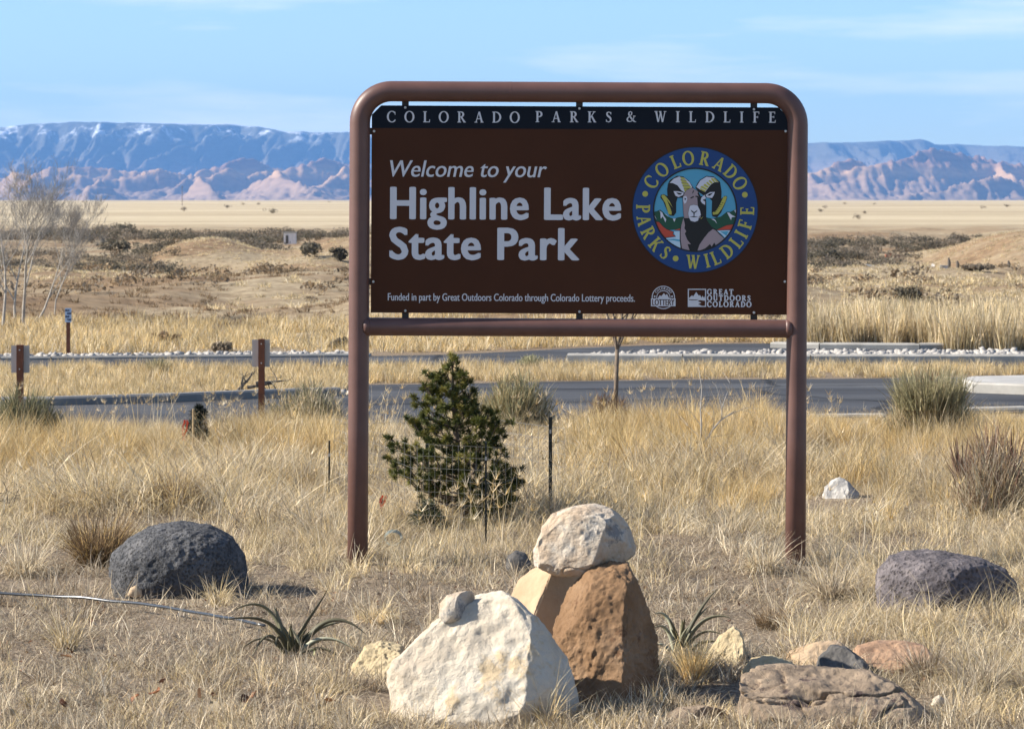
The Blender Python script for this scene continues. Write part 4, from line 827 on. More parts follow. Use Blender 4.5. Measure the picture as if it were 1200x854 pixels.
# --- grass strip between the roads, and beyond
strip_t = [tuft('verge_tuft', 60, .22, .30, .2, .25, .010, STRAW + GOLD + PALE, seg=3) for _ in range(5)]
def d_st(P, row, X, Y):
    far = lpar(P, [(-300, 433.5), (300, 432.5), (500, 430.5), (1300, 431.5)]); nr = lpar(P, [(-300, 475), (60, 473), (200, 469), (330, 464), (398, 462), (402, 450), (640, 446.5), (800, 444.5), (1040, 442.5), (1200, 440.5), (1500, 438)])
    return ((row > far) & (row < nr)) * np.clip(.75 + .7 * fbm(X * .5, Y * .6, o=3, s=85), .1, 1)
scat('verge_grass', strip_t, region(6500, 429, 480, dens=d_st), .22, .62, 'dry grass strip between the two roads')
far_t = [tuft('far_tuft', 44, .30, .34, .28, .3, .016, STRAW + PALE + GOLD, seg=2) for _ in range(5)]
def d_f1(P, row, X, Y):
    nr = lpar(P, [(-300, 418), (0, 417), (420, 415), (520, 413), (600, 410), (680, 405.5), (760, 402.5), (900, 400), (905, 404), (1080, 406), (1135, 403), (1250, 403), (1500, 402)])
    return (row < nr) * np.clip(.6 + .8 * fbm(X * .3, Y * .3, o=3, s=86), .08, 1) * np.where(row < 385, .6, 1)
scat('field_edge_grass', far_t, region(5200, 378, 420, dens=d_f1), .25, .75, 'dry grass along the far side of the second road')
tall_far = [tuft('reed_tuft', 90, .22, .62 - .1 * (_ % 2), .10, .12, .016, STRAW + PALE, seg=3) for _ in range(4)]
def d_tf(P, row, X, Y):
    return np.where(P > 945, 1, 0) * np.clip(.75 + .9 * fbm(X * .5, Y * .5, o=2, s=88), .1, 1) * (row < lpar(P, [(940, 404), (1080, 406), (1135, 412), (1500, 412)])) * (fbm(X * .9, Y * .2, o=2, s=188) > -.18)
scat('tall_golden_reeds', tall_far, region(1100, 391, 411, x0=935, x1=1400, dens=d_tf), .45, 1.1, 'tall golden grass bank beyond the second road at right')
# hillside clumps
hill_t = [tuft('hill_tuft', 26, .16, .17, .45, .4, .022, STRAW + PALE + BRN[:1], seg=2) for _ in range(5)]
hY = RNG.uniform(54, 112, 26000); hX = RNG.uniform(-.19, .19, 26000) * hY; k = RNG.uniform(0, 1, 26000) < np.clip(.55 + .9 * fbm(hX * .12, hY * .1, o=3, s=91), .08, 1) * (1.15 - hY / 140)
hX, hY = hX[k], hY[k]; hb = fbm(hX * .22 + 3, hY * .10, o=3, s=195) > .08; hill_b = [tuft('hill_brown_tuft', 26, .16, .15, .5, .4, .022, [(.27, .18, .10), (.20, .13, .075), (.36, .26, .15)], seg=2) for _ in range(4)]
hb2 = hb & (RNG.uniform(0, 1, len(hX)) < .6); scat('hillside_brown_growth', hill_b, np.stack([hX[hb2], hY[hb2], hz(hX[hb2], hY[hb2])], 1), .35, 1.0, 'brown low growth on the eroded parts of the hillside'); hX, hY = hX[~hb], hY[~hb]
scat('hillside_grass', hill_t, np.stack([hX, hY, hz(hX, hY)], 1), .3, .85, 'clumpy dry grass on the low hillside beyond the roads')
hY = RNG.uniform(120, 178, 15000); hX = RNG.uniform(-.19, .19, 15000) * hY; scat('hillside_grass', hill_t, np.stack([hX, hY, hz(hX, hY)], 1), .35, .8, 'dry grass on the smooth mounds behind the first rise')
# riprap
def pebble(seed, mat):
    bm = bmesh.new(); bmesh.ops.create_icosphere(bm, subdivisions=1, radius=1); V = np.array([v.co[:] for v in bm.verts]); Fq = np.array([[v.index for v in f.verts] for f in bm.faces]); bm.free()
    V *= (1 + .28 * RNG.normal(0, 1, (len(V), 1))) * np.array([1, .8, .6]); return mesh_np('riprap_stone', V, Fq, mat)
R_RIP = rockmat('white_riprap', [(.3, (.22, .20, .18)), (.65, (.47, .44, .40))], 4, grain=10, bstr=.3)
peb = [pebble(k, R_RIP) for k in range(6)]
def rip(name, n, x0, x1, far, near, a, b_, lab):
    P = RNG.uniform(x0, x1, n); rw = RNG.uniform(0, 1, n); row = lpar(P, far) * (1 - rw) + lpar(P, near) * rw; Y = EYE * F / (row - HR); X = (P - 600) * Y / F
    s = RNG.uniform(a, b_, n); scatter(name, peb, np.stack([X, Y, hz(X, Y) + s * .35], 1), s, lab, .5)
rip('white_riprap', 900, -200, 432, [(-200, 420), (60, 419.3), (430, 416.0)], [(-200, 422.5), (60, 421.6), (430, 418.2)], .03, .075, 'strip of white rocks along the far edge of the second road at left')
rip('white_riprap', 1300, 668, 1400, [(668, 423), (760, 416), (1000, 414.8), (1400, 414.5)], [(668, 424.3), (760, 424), (1400, 424)], .035, .09, 'bed of white rocks behind the long pale kerb')
rip('gravel_bed', 500, -200, 430, [(-200, 476), (60, 473), (430, 461)], [(-200, 478), (60, 475.5), (430, 463)], .02, .05, 'pale gravel on the edge of the grass island')

# ------------------------------------------------------------------ scrub
def bush_mesh(name, cols, n=260, w=.6, h=.8, leaf=.09, mat=None, lumps=7, rng=RNG, stems=True):
    """many small leaf-sized faces spread through several lumps of a crown"""
    L_ = [(rng.normal(0, .42), rng.normal(0, .42), rng.uniform(.35, .72), rng.uniform(.28, .5)) for _ in range(lumps)]
    Vs = []; Cs = []
    for k in range(n):
        lx, ly, lz, lr = L_[rng.integers(0, lumps)]; d = rng.normal(0, 1, 3); d /= np.linalg.norm(d) + 1e-9; r_ = lr * rng.uniform(.35, 1) ** .6
        c = np.array([lx + d[0] * r_, ly + d[1] * r_, max(.05, lz + d[2] * r_ * .8)]) * np.array([w, w, h])
        u = rng.normal(0, 1, 3); u /= np.linalg.norm(u); v = np.cross(u, rng.normal(0, 1, 3)); v /= np.linalg.norm(v) + 1e-9; s = leaf * rng.uniform(.5, 1.2)
        Vs += [c - u * s - v * s * .4, c + u * s - v * s * .4, c + u * s * .7 + v * s * .5, c - u * s * .7 + v * s * .5]; Cs += [np.array(cols[rng.integers(0, len(cols))]) * rng.uniform(.8, 1.2)] * 4
    V = np.array(Vs); Fq = np.arange(len(V)).reshape(-1, 4); C_ = np.array(Cs)
    if stems:
        a = blades(26, w * .1, h * .9, .6, .15, w * .03, BRN, seg=2, rng=rng); V, Fq, C_ = join((V, Fq, C_), a)
    return mesh_np(name, V, Fq, mat or M_GRASS, C_)
scrub = [bush_mesh('scrub_bush', SCR if k % 3 else SCR2, n=260, w=1.0, h=.85, leaf=.065) for k in range(7)]
def d_scr(Pp, X, Y):
    base = lpar(Pp, [(-300, 1.25), (300, 1.2), (420, 1), (600, .5), (930, .38), (1060, .3), (1150, .2), (1400, .2)])
    return base * np.clip(.55 + 2.0 * fbm(X / 11, Y / 18, o=3, s=95), 0, 1)
n = 6500; sY = RNG.uniform(168, 226, n); sX = RNG.uniform(-.2, .2, n) * sY; k = RNG.uniform(0, 1, n) < d_scr(600 + sX * F / sY, sX, sY); k &= ~((600 + sX * F / sY > 1022) & (600 + sX * F / sY < 1115) & (sY < 185)); sX, sY = sX[k], sY[k]
scat('desert_scrub', scrub, np.stack([sX, sY, hz(sX, sY) - .03], 1), .35, .85, 'dark brush covering the flat behind the grassy mounds', .05)
n = 900; sY = RNG.uniform(122, 168, n); sX = RNG.uniform(-.2, .2, n) * sY; px_ = 600 + sX * F / sY; k = ((px_ < 215) | ((px_ > 930) & (px_ < 1075))) & (RNG.uniform(0, 1, n) < .8); sX, sY = sX[k], sY[k]
scat('desert_scrub', scrub, np.stack([sX, sY, hz(sX, sY) - .03], 1), .45, .95, 'brush in the hollows beside the mounds', .05)
n = 420; sY = RNG.uniform(270, 1500, n) ; sX = RNG.uniform(-.2, .2, n) * sY; k = RNG.uniform(0, 1, n) < np.clip(.15 + fbm(sX / 60, sY / 60, o=2, s=97), .02, 1) * .4; sX, sY = sX[k], sY[k]
scat('desert_scrub', scrub, np.stack([sX, sY, hz(sX, sY) - .03], 1), .5, 1.0, 'scattered small bushes on the distant plain', .05)
def bush_at(px, row, wpx, hpx, cols, label, name='desert_bush', cat='bush', group='dark desert bushes', n=500, leafpx=2.2):
    p = hit(px, row); s = F / p.y; m = bush_mesh(name, cols, n=n, w=wpx / s / 1.7, h=hpx / s / 1.05, leaf=leafpx / s)
    return tag(mk(name, m, loc=p - Vector((0, 0, .02))), label, cat, group)
for a in [(1066, 359, 40, 26, SCR, 'dark grey bush alone on the pale field right of the sign'),
          (137, 300, 40, 22, SCR, 'dark bush at the left end of the grassy mound'), (370, 302, 30, 20, SCR, 'dark bush on the mound below the pale utility box'), (395, 306, 22, 18, SCR, 'dark bush on the mound beside the left sign post'),
          (1146, 318, 34, 11, SCR2, 'low dark bush below the smooth mound at right'), (972, 306, 30, 14, SCR, 'dark bush left of the small brick building'),
          (1010, 395, 18, 26, BRN, 'brown shrub in the tall golden bank, left one'), (190, 404, 26, 18, BRN, 'brownish shrub on the verge near the small blue and white sign'), (255, 412, 24, 14, SCR2, 'grey shrub beside the strip of white rocks'), (395, 408, 18, 14, SCR2, 'grey shrub beside the left sign post beyond the second road')]:
    bush_at(*a)

n = 240; sY = RNG.uniform(57, 112, n); sX = RNG.uniform(-.19, .19, n) * sY; k = fbm(sX * .2 + 3, sY * .12, o=3, s=196) > -.02; sX, sY = sX[k], sY[k]
scat('low_brush', [bush_mesh('low_brush_plant', SCR2 + BRN, n=120, w=.55, h=.34, leaf=.05, stems=False) for _ in range(4)], np.stack([sX, sY, hz(sX, sY) - .02], 1), .3, 1.0, 'low brown brush dotted over the eroded hillside', .05)
# ------------------------------------------------------------------ shrubs as things
def stem_shrub(px, row, wpx, hpx, cols, label, n=900, name='rabbitbrush', cat='shrub', group=None, spread=.32, wd=1.1, curl=.12, d=None, tipcols=None):
    d = d or gd(row); s = F / d; p = gp(px, row); p.z = hz1(p.x, p.y)
    if name in ('rabbitbrush', 'dry_shrub', 'strip_shrub'):      # many short twigs standing through a rounded crown
        A = blades(n * 2, 1.0, hpx / s * .30, .45, .15, wd * .9 / s, cols, seg=2); W_, H_ = wpx / s * .5, hpx / s; V = A[0].reshape(n * 2, -1, 3)
        a_ = RNG.uniform(0, 6.283, n * 2); u_ = RNG.uniform(-.15, 1, n * 2); r_ = RNG.uniform(.2, 1, n * 2) ** .5; cr = np.sqrt(np.clip(1 - np.clip(u_, 0, 1) ** 2, 0, 1)) * (1 + .25 * np.sin(a_ * 3 + px))
        off = np.stack([cr * np.cos(a_) * r_ * W_ * .85, cr * np.sin(a_) * r_ * W_ * .6, np.clip(u_, 0, 1) * r_ * H_ * (.72 + .16 * np.sin(a_ * 2 + px))], 1)
        tiltx = off[:, 0] / W_ * .5; V = V - V[:, :1, :] * np.array([1, 1, 0]) + off[:, None, :]; V[:, :, 0] += tiltx[:, None] * (V[:, :, 2] - V[:, :1, 2]); A = (V.reshape(-1, 3), A[1], A[2])
        A = join(A, blades(n // 3, W_ * .3, H_ * .75, .45, .1, wd / s, cols, seg=3))
    else: A = blades(n, wpx / s * .22, hpx / s * 1.12, spread, curl, wd / s, cols, seg=4)
    parts = [A]
    if tipcols:
        B = blades(n // 2, wpx / s * .34, hpx / s * .55, .3, .1, wd * 1.3 / s, tipcols, seg=2); B[0][:, 2] += hpx / s * .45; parts.append(B)
    V, Fq, c = join(*parts); e = mk(name, mesh_np(name, V, Fq, M_GRASS, c), loc=p); return tag(e, label, cat, group)
g = 'grey green rabbitbrush shrubs near the road'
stem_shrub(26, 532, 92, 78, SAGE, 'grey green bushy shrub at the left border in front of the road', 2600, group=g)
stem_shrub(362, 502, 104, 62, SAGE + PALE, 'pale grey green shrub between the small wooden post and the left sign post', 1300, group=g)
stem_shrub(604, 505, 88, 70, SAGE + STRAW[:2], 'rounded sage green shrub right behind the pine tree', 1700, group=g)
stem_shrub(548, 497, 60, 48, SAGE + STRAW, 'pale sage shrub partly hidden behind the top of the pine', 800, group=g)
stem_shrub(1090, 516, 112, 88, SAGE + STRAW + PALE, 'large pale olive shrub overlapping the near road at right', 2100, group=g, tipcols=[(.40, .36, .20), (.46, .40, .24)])
stem_shrub(1086, 474, 26, 34, [(.20, .075, .035), (.26, .10, .05)], 'rust brown seed stalks standing within the large olive shrub', 160, name='dock_plant', cat='plant', spread=.22, wd=2.6)
stem_shrub(712, 498, 56, 46, [(.22, .11, .065), (.30, .19, .12), (.38, .28, .18)], 'reddish brown dry shrub at the foot of the bare sapling', 800, name='dry_shrub', group='dry reddish shrubs')
stem_shrub(1165, 604, 116, 116, GREY + BRN + [(.24, .13, .09), (.30, .29, .20)], 'large grey twiggy shrub at the right border behind the long lava boulder', 800, name='dry_shrub', group='dry reddish shrubs', spread=.36)
for x, r0, h in ((1128, 585, 62), (1160, 578, 72), (1186, 582, 70)): stem_shrub(x, r0, 18, h, [(.21, .12, .085), (.28, .17, .12)], {1128: 'leftmost of the three rusty seed stalk plants at the right border', 1160: 'middle of the three rusty seed stalk plants at the right border', 1186: 'rightmost of the three rusty seed stalk plants at the right border'}[x], 130, name='seed_stalks', cat='plant', spread=.12, wd=2.2, group='rusty seed stalks at right')
stem_shrub(622, 428, 40, 16, SAGE, 'low green shrub on the grass strip between the roads', 300, name='strip_shrub', spread=.5, d=44)
stem_shrub(185, 440, 40, 20, STRAW + SAGE, 'yellowish grass clump on the strip between the roads at left', 400, name='bunch_grass', cat='grass clump', d=41, group='distinct grass clumps')
g = 'distinct grass clumps'
for a in [(118, 660, 105, 66, BRN * 3 + GOLD[:2], 'big brown bunch of grass just left of the lava boulder', 1400, .55, .35), (205, 602, 90, 46, BRN + GOLD[:2], 'broad brown clump of grass behind the left lava boulder', 900, .6, .3),
          (78, 758, 46, 58, PALE + STRAW, 'pale wispy grass clump beside the black pipe', 150, .35, .6), (28, 668, 86, 66, PALE, 'pale arching grass clump at the left border', 420, .6, .9),
          (905, 728, 66, 34, BRN, 'dark brown low clump on open ground right of the right yucca', 520, .8, .4), (440, 730, 60, 40, PALE + STRAW, 'pale arching clump behind the white boulder', 260, .7, .8),
          (812, 800, 44, 54, STRAW + GOLD, 'straw grass clump in front of the right yucca', 300, .3, .25), (752, 815, 54, 52, STRAW + PALE, 'straw grass growing at the foot of the brown boulder', 320, .32, .25),
          (1150, 815, 96, 62, GREY + PALE, 'silvery grey arching grass at the right border below the lava boulder', 900, .6, .7), (1085, 800, 66, 44, BRN + GREY, 'brown shaded clump right of the reddish slab', 520, .6, .4),
          (424, 655, 30, 60, PALE, 'pale grass curling round the foot of the left sign post', 200, .4, .8), (895, 672, 70, 56, PALE, 'pale curling grass left of the right sign post foot', 380, .5, .9), (975, 700, 70, 62, PALE + GREY, 'grey tangled grass between right sign post and long lava boulder', 500, .5, .9),
          (255, 700, 62, 40, PALE + STRAW, 'straw tuft in front of the left lava boulder', 110, .5, .7), (640, 850, 40, 78, PALE + STRAW, 'thin straw stalks in front of the white boulder, right side', 70, .3, .5), (605, 672, 24, 30, GREY + PALE, 'small grey tuft next to the dark round stone', 90, .5, .7),
          (960, 850, 60, 34, STRAW, 'straw tuft growing over the front of the cracked boulder', 60, .5, .4), (690, 600, 46, 44, BRN + STRAW, 'twiggy brown clump just above the cream boulder', 200, .3, .1), (365, 628, 70, 50, PALE + GREY, 'pale grey clump left of the left sign post', 420, .6, .8)]:
    px, row, wp, hp, cols, lab, n, spr, cu = a; stem_shrub(px, row, wp, hp, cols, lab, n, name='bunch_grass', cat='grass clump', group=g, spread=spr, curl=cu, wd=1.15)
# ------------------------------------------------------------------ yuccas
def yucca(px, row, label, leaves, d=None):
    d = d or gd(row); p = gp(px, row); p.z = hz1(p.x, p.y); root = empty('yucca', p, label, 'yucca', 'yucca plants'); s = d / F
    rg = random.Random(px); leaves = list(leaves)
    for k in range(16):      # short stiff inner leaves and dry tan leaves lying at the base
        a = rg.uniform(0, 6.283); dry = k % 2 == 0; R_ = rg.uniform(26, 46) if dry else rg.uniform(14, 26); up = 2 if dry else rg.uniform(18, 40)
        leaves.append(dict(p=[(px, row, 0), (px + .5 * R_ * math.cos(a), row - up * .8, .5 * R_ * s * math.sin(a)), (px + R_ * math.cos(a), row - up, R_ * s * math.sin(a)), (px + 1.15 * R_ * math.cos(a), row - up * (.2 if dry else 1.1), 1.15 * R_ * s * math.sin(a))], c=(.42, .33, .20) if dry else (.12, .115, .07), w=.011 if dry else .013))
    for k, lf in enumerate(leaves):
        c = lf['p']; n = 14; ctrl = [Vector(((x - px) * s, dy, (row - y) * s - .01)) for x, y, dy in c]; V = []; cols = []
        for i in range(n + 1):
            t = i / n; m = len(ctrl) - 1; 
            q = ctrl[:]
            while len(q) > 1: q = [a.lerp(b_, t) for a, b_ in zip(q[:-1], q[1:])]      # bezier
            c0 = q[0]; w = .62 * lf.get('w', .018) * (1 - .92 * t ** 1.8) * (.75 + .5 * min(1, t * 5)) 
            q2 = ctrl[:]; t2 = min(1, t + .03)
            while len(q2) > 1: q2 = [a.lerp(b_, t2) for a, b_ in zip(q2[:-1], q2[1:])]
            dirv = (q2[0] - c0); dirv = dirv.normalized() if dirv.length > 1e-6 else Vector((0, 0, 1)); side = dirv.cross(Vector((.25 * math.sin(k * 1.7), 1, .2))).normalized() ; side = (side * .8 + Vector((0, .5 * math.cos(k), 0))).normalized(); nn = dirv.cross(side).normalized()
            V += [c0 - side * w, c0 - nn * w * .32, c0 + side * w, c0 + nn * w * .18]; base = np.array(lf.get('c', (.10, .105, .065))); cols += [base * 1.25, base, base * 1.25, base * .9]
        Fq = [(i * 4 + j, i * 4 + (j + 1) % 4, i * 4 + 4 + (j + 1) % 4, i * 4 + 4 + j) for i in range(n) for j in range(4)]
        mk('leaf', mesh_np('leaf', [v[:] for v in V], Fq, M_YUCCA, np.array(cols), smooth=True), root)
    return root
Gd, Gm, Gp = (.10, .092, .058), (.15, .145, .095), (.30, .30, .22)
yucca(345, 768, 'yucca with long drooping olive leaves by the end of the black pipe', [
    dict(p=[(336, 768, 0), (325, 700, .03), (296, 700, .0), (271, 716, -.05)], c=Gm), dict(p=[(336, 768, 0), (328, 718, -.03), (300, 718, -.1), (262, 722, -.12)], c=Gd),
    dict(p=[(338, 768, 0), (332, 740, 0), (324, 715, 0), (321, 711, 0)], c=Gm), dict(p=[(342, 768, 0), (350, 735, .02), (372, 715, .05), (384, 690, .08)], c=Gd),
    dict(p=[(334, 766, -.02), (320, 730, -.06), (308, 738, -.1), (296, 770, -.13)], c=Gd, w=.013), dict(p=[(336, 766, -.02), (328, 730, -.05), (322, 745, -.08), (326, 765, -.1)], c=Gd, w=.012),
    dict(p=[(350, 768, 0), (368, 722, .0), (400, 712, .0), (432, 744, -.05)], c=Gd), dict(p=[(350, 768, .02), (362, 735, .05), (380, 733, .05), (402, 730, .06)], c=Gm),
    dict(p=[(352, 768, -.02), (362, 745, -.05), (390, 735, -.08), (420, 760, -.12)], c=Gp), dict(p=[(340, 768, 0), (341, 745, -.02), (341, 735, -.03), (342, 729, -.04)], c=Gd, w=.022),
    dict(p=[(352, 768, -.03), (370, 752, -.09), (385, 752, -.12), (404, 768, -.15)], c=Gd), dict(p=[(358, 766, -.04), (352, 748, -.08), (346, 735, -.1), (342, 730, -.12)], c=Gp, w=.010),
    dict(p=[(366, 770, -.07), (374, 758, -.09), (370, 756, -.1), (364, 758, -.11)], c=(.42, .45, .24), w=.010), dict(p=[(334, 768, -.01), (322, 742, -.05), (302, 736, -.1), (280, 762, -.15)], c=Gm, w=.012)])
yucca(798, 762, 'small yucca with upright grey green leaves right of the brown boulder', [
    dict(p=[(796, 762, 0), (806, 735, 0), (822, 705, .03), (842, 688, .05)], c=Gd), dict(p=[(796, 762, 0), (800, 740, 0), (812, 725, .02), (831, 708, .03)], c=Gm),
    dict(p=[(800, 762, 0), (812, 725, 0), (835, 712, 0), (858, 721, -.03)], c=Gm), dict(p=[(802, 762, -.02), (812, 738, -.03), (828, 728, -.05), (848, 740, -.08)], c=Gm),
    dict(p=[(804, 764, -.03), (814, 748, -.05), (828, 742, -.07), (846, 748, -.1)], c=Gd), dict(p=[(792, 762, 0), (790, 725, .0), (780, 710, 0), (766, 716, -.02)], c=Gp),
    dict(p=[(790, 764, -.02), (788, 735, -.03), (776, 722, -.05), (764, 732, -.07)], c=Gp), dict(p=[(794, 762, 0), (792, 740, .0), (786, 725, .02), (778, 720, .03)], c=Gm), dict(p=[(796, 764, -.03), (794, 750, -.06), (800, 735, -.08), (806, 728, -.09)], c=Gm), dict(p=[(790, 764, -.04), (780, 750, -.07), (772, 745, -.09), (762, 752, -.1)], c=Gp, w=.013)])

# ------------------------------------------------------------------ pine, spruce
def needles(centres, dirs, rad, per, wd, cols, length):
    n = len(centres) * per; cen = np.repeat(np.array(centres), per, 0); dr = np.repeat(np.array(dirs), per, 0)
    d = RNG.normal(0, 1, (n, 3)); d /= np.linalg.norm(d, axis=1)[:, None]; d = d + dr * .55; d /= np.linalg.norm(d, axis=1)[:, None]
    st = cen + dr * RNG.uniform(-1, .6, (n, 1)) * rad; L_ = length * RNG.uniform(.6, 1.15, (n, 1)); en = st + d * L_
    s = np.cross(d, RNG.normal(0, 1, (n, 3))); s /= np.linalg.norm(s, axis=1)[:, None] + 1e-9; s *= wd / 2
    V = np.stack([st - s, st + s, en + s * .5, en - s * .5], 1).reshape(-1, 3); Fq = np.arange(n * 4).reshape(-1, 4)
    c = np.repeat(np.array(cols)[RNG.integers(0, len(cols), len(centres))] * RNG.uniform(.75, 1.25, (len(centres), 1)), per * 4, 0)
    return V, Fq, c
def pine():
    d = 22.6; s = d / F; px0, row0 = 541, 618; p = at(px0, row0, d); p.z = hz1(p.x, p.y); base = EYE + (HR - row0) * s - p.z
    root = empty('pine_tree', p, 'young bushy dark green pine inside a wire cage behind the sign', 'tree')
    T_ = lambda x, y, dy=0.0: Vector(((x - px0) * s, dy, (row0 - y) * s + base))
    b = MB(); tr = [T_(541, 645), T_(540, 600), T_(538, 555), T_(534, 500), T_(531, 460), T_(530, 424)]; b.tube(tr, [.032, .028, .024, .018, .011, .004], 8)
    b.tube([T_(541, 622), T_(548, 590, .03), T_(556, 560, .05), T_(562, 520, .06)], [.02, .016, .012, .006], 7); trunk = b.build('trunk', M_BARK, root, smooth=True)
    # branch tips (photo column, row, depth)
    tips = [(522, 558, -.25), (500, 540, .25), (520, 550, .3), (540, 578, -.25), (515, 582, .15), (548, 548, -.2), (534, 546, -.15), (515, 515, -.12), (562, 520, -.12), (582, 572, -.1), (530, 422, 0), (522, 432, .03), (541, 436, -.03), (516, 445, .05), (546, 446, 0), (504, 441, .0), (497, 450, -.05), (553, 458, .05), (508, 457, .1), (526, 452, -.1), (487, 468, .05), (500, 473, -.1), (547, 470, -.1), (518, 472, -.14), (558, 476, .1), (566, 478, -.08), (494, 488, .12),
            (482, 494, -.05), (489, 500, .05), (512, 492, -.2), (536, 488, -.2), (556, 494, -.2), (574, 482, .05), (584, 494, -.1), (578, 502, .12), (594, 496, .05), (566, 508, -.22), (500, 512, -.2), (524, 510, -.25), (546, 512, -.28), (458, 513, .0), (467, 520, -.1), (474, 526, .1), (452, 537, .05), (464, 543, -.1), (484, 523, -.2), (480, 548, -.15), (494, 535, -.25), (508, 528, -.3), (528, 534, -.3), (552, 532, -.3), (574, 524, -.2), (580, 514, .0),
            (490, 560, -.2), (506, 556, -.3), (540, 560, -.33), (560, 552, -.3), (578, 546, -.25), (592, 544, -.1), (598, 552, .05), (605, 556, -.1), (612, 549, 0), (608, 564, .0), (600, 570, -.15), (590, 562, -.25), (574, 568, -.3), (558, 574, -.3), (586, 580, -.2), (598, 584, -.05), (572, 590, -.28), (588, 596, -.1), (580, 606, -.1), (565, 604, -.25), (572, 616, -.15), (556, 594, -.3), (548, 612, -.22), (505, 570, -.1), (555, 600, .2), (570, 560, .25), (550, 520, .28), (520, 500, .25), (560, 540, .3), (590, 530, .15), (535, 470, .12), (540, 500, .2),
            (568, 492, -.12), (586, 548, -.15), (505, 500, -.05), (545, 483, -.05), (532, 462, -.05), (515, 460, -.04)]
    bb = MB(); cen = []; dirs = []
    for (x, y, dy) in tips:
        y0_ = min(y + 14 + abs(x - 535) * .45, 612); f = (y0_ - 424) / (640 - 424); j = min(4, int(f * 5)); st = T_(541 - 10 * (1 - f), y0_); tp = T_(x, y, dy)
        if x > 560 and y > 480: st = T_(552 + 4 * (1 - f), y0_, .04)
        md = st.lerp(tp, .6) - Vector((0, 0, .02 + .1 * (tp - st).length)); pts_ = [st, md, tp]; bb.tube(pts_, [.008, .005, .003], 5)
        L_ = (tp - md).length; dv = (tp - md).normalized()
        cen.append(tp[:]); dirs.append(dv[:])
        for q in range(6):      # side shoots
            t = RNG.uniform(.35, .98); c = md.lerp(tp, t) + Vector(RNG.normal(0, .030, 3)); dd = (dv + Vector(RNG.normal(0, .5, 3)) + Vector((0, 0, .35))).normalized()
            cen.append(c[:]); dirs.append(dd[:]); bb.tube([md.lerp(tp, t * .9), c], [.003, .002], 4, caps=False)
    bb.build('branches', M_BARK, root)['kind'] = 'stuff'
    V, Fq, c = needles(cen, dirs, .014, 80, .0042, [(.085, .095, .022), (.06, .07, .018), (.13, .13, .028), (.04, .052, .015), (.18, .16, .035)], .036)
    mk('crown', mesh_np('crown', V, Fq, M_GREEN, c), root)
pine()
def spruce(px, row, wpx, hpx, label, ribbon=True, d=None, cols=((.035, .05, .04), (.05, .065, .045), (.025, .035, .03))):
    d = d or gd(row); s = d / F; p = at(px, row, d); p.z = hz1(p.x, p.y); root = empty('small_spruce', p, label, 'tree', 'tiny conifers'); H = hpx * s; W = wpx * s
    b = MB(); b.tube([(0, 0, -.02), (0, 0, H)], [.012, .003], 6); cen = []; dirs = []
    for k in range(80):
        t = RNG.uniform(.05, 1) ; a = RNG.uniform(0, 6.283); r_ = W * .5 * (1 - t) ** .8 * RNG.uniform(.3, 1.1) + .01; c = Vector((r_ * math.cos(a), r_ * math.sin(a), t * H * .97)); b.tube([(0, 0, t * H * .9), c], [.004, .002], 4, caps=False)
        cen.append(c[:]); dirs.append(Vector((math.cos(a), math.sin(a), .5)).normalized()[:])
    b.build('trunk', M_BARK, root); V, Fq, c = needles(cen, dirs, .02, 44, .006, list(cols), .045); mk('crown', mesh_np('crown', V, Fq, M_GREEN, c), root)
    return p, s
p_, s_ = spruce(233, 534, 46, 58, 'tiny dark spruce with an orange ribbon in the grass at left')
def ribbon_obj(pos, s, label, w=.02, h=.12):
    b = MB(); n = 14
    for q in range(2):
        pts_ = [(math.sin(k / n * 3.14 + q) * .018 * (1 if q else -1), -.01 + .006 * math.sin(k), h * (.5 - k / n)) for k in range(n + 1)]
        vs = []; 
        for k, (x, y, z) in enumerate(pts_): vs += [(x - w / 2 * (1 - .6 * abs(math.sin(k * .9 + q))), y - .003, z), (x + w / 2 * (1 - .6 * abs(math.cos(k * .7))), y + .004, z)]
        b.add(vs, [(2 * k, 2 * k + 1, 2 * k + 3, 2 * k + 2) for k in range(n)])
    tag(b.build('orange_ribbon', M_ORANGE, loc=pos), label, 'ribbon', 'orange marker ribbons')
ribbon_obj(at(217, 504, p_.y - .16), s_, 'orange ribbon tied on the tiny spruce in the grass at left', .026, .17)
b = MB(); q = gp(228, 538); b.tube([(0, 0, -.05), (0, 0, .42)], .009, 6); tag(b.build('wooden_stake', pmat('straw_coloured_wood', (.36, .26, .14), rough=.9), loc=q + Vector((0, -.12, 0))), 'thin wooden stake standing in front of the tiny spruce', 'stake')
q = gp(449, 612); ribbon_obj(at(449, 588, q.y), .005, 'orange ribbon fluttering beside the left sign post near the caged pine', .024, .09)
b = MB(); b.tube([(0, 0, -.05), (.004, 0, .17)], .005, 6); tag(b.build('marker_stake', M_RUST, loc=gp(447, 612)), 'short thin stake holding the orange ribbon beside the left sign post', 'stake')
spruce(500, 612, 50, 34, 'small drooping conifer low in the grass at the foot of the caged pine', d=22.1, cols=((.07, .08, .035), (.10, .10, .05)))
# coil of pale cord in the grass
b = MB(); q = at(461, 632, 21.0)
for k in range(4): b.tube([(.055 * math.cos(t * .42) * (1 - .05 * k), -.012 * k + .01 * math.sin(t), .03 + .05 * math.sin(t * .42) * (1 - .07 * k)) for t in range(16)], .003, 5)
tag(b.build('cord_coil', pmat('pale_green_cord', (.26, .29, .26), rough=.7), loc=Vector((q.x, q.y, 0.02))), 'small coil of pale cord lying in grass beside the left sign post', 'coil')

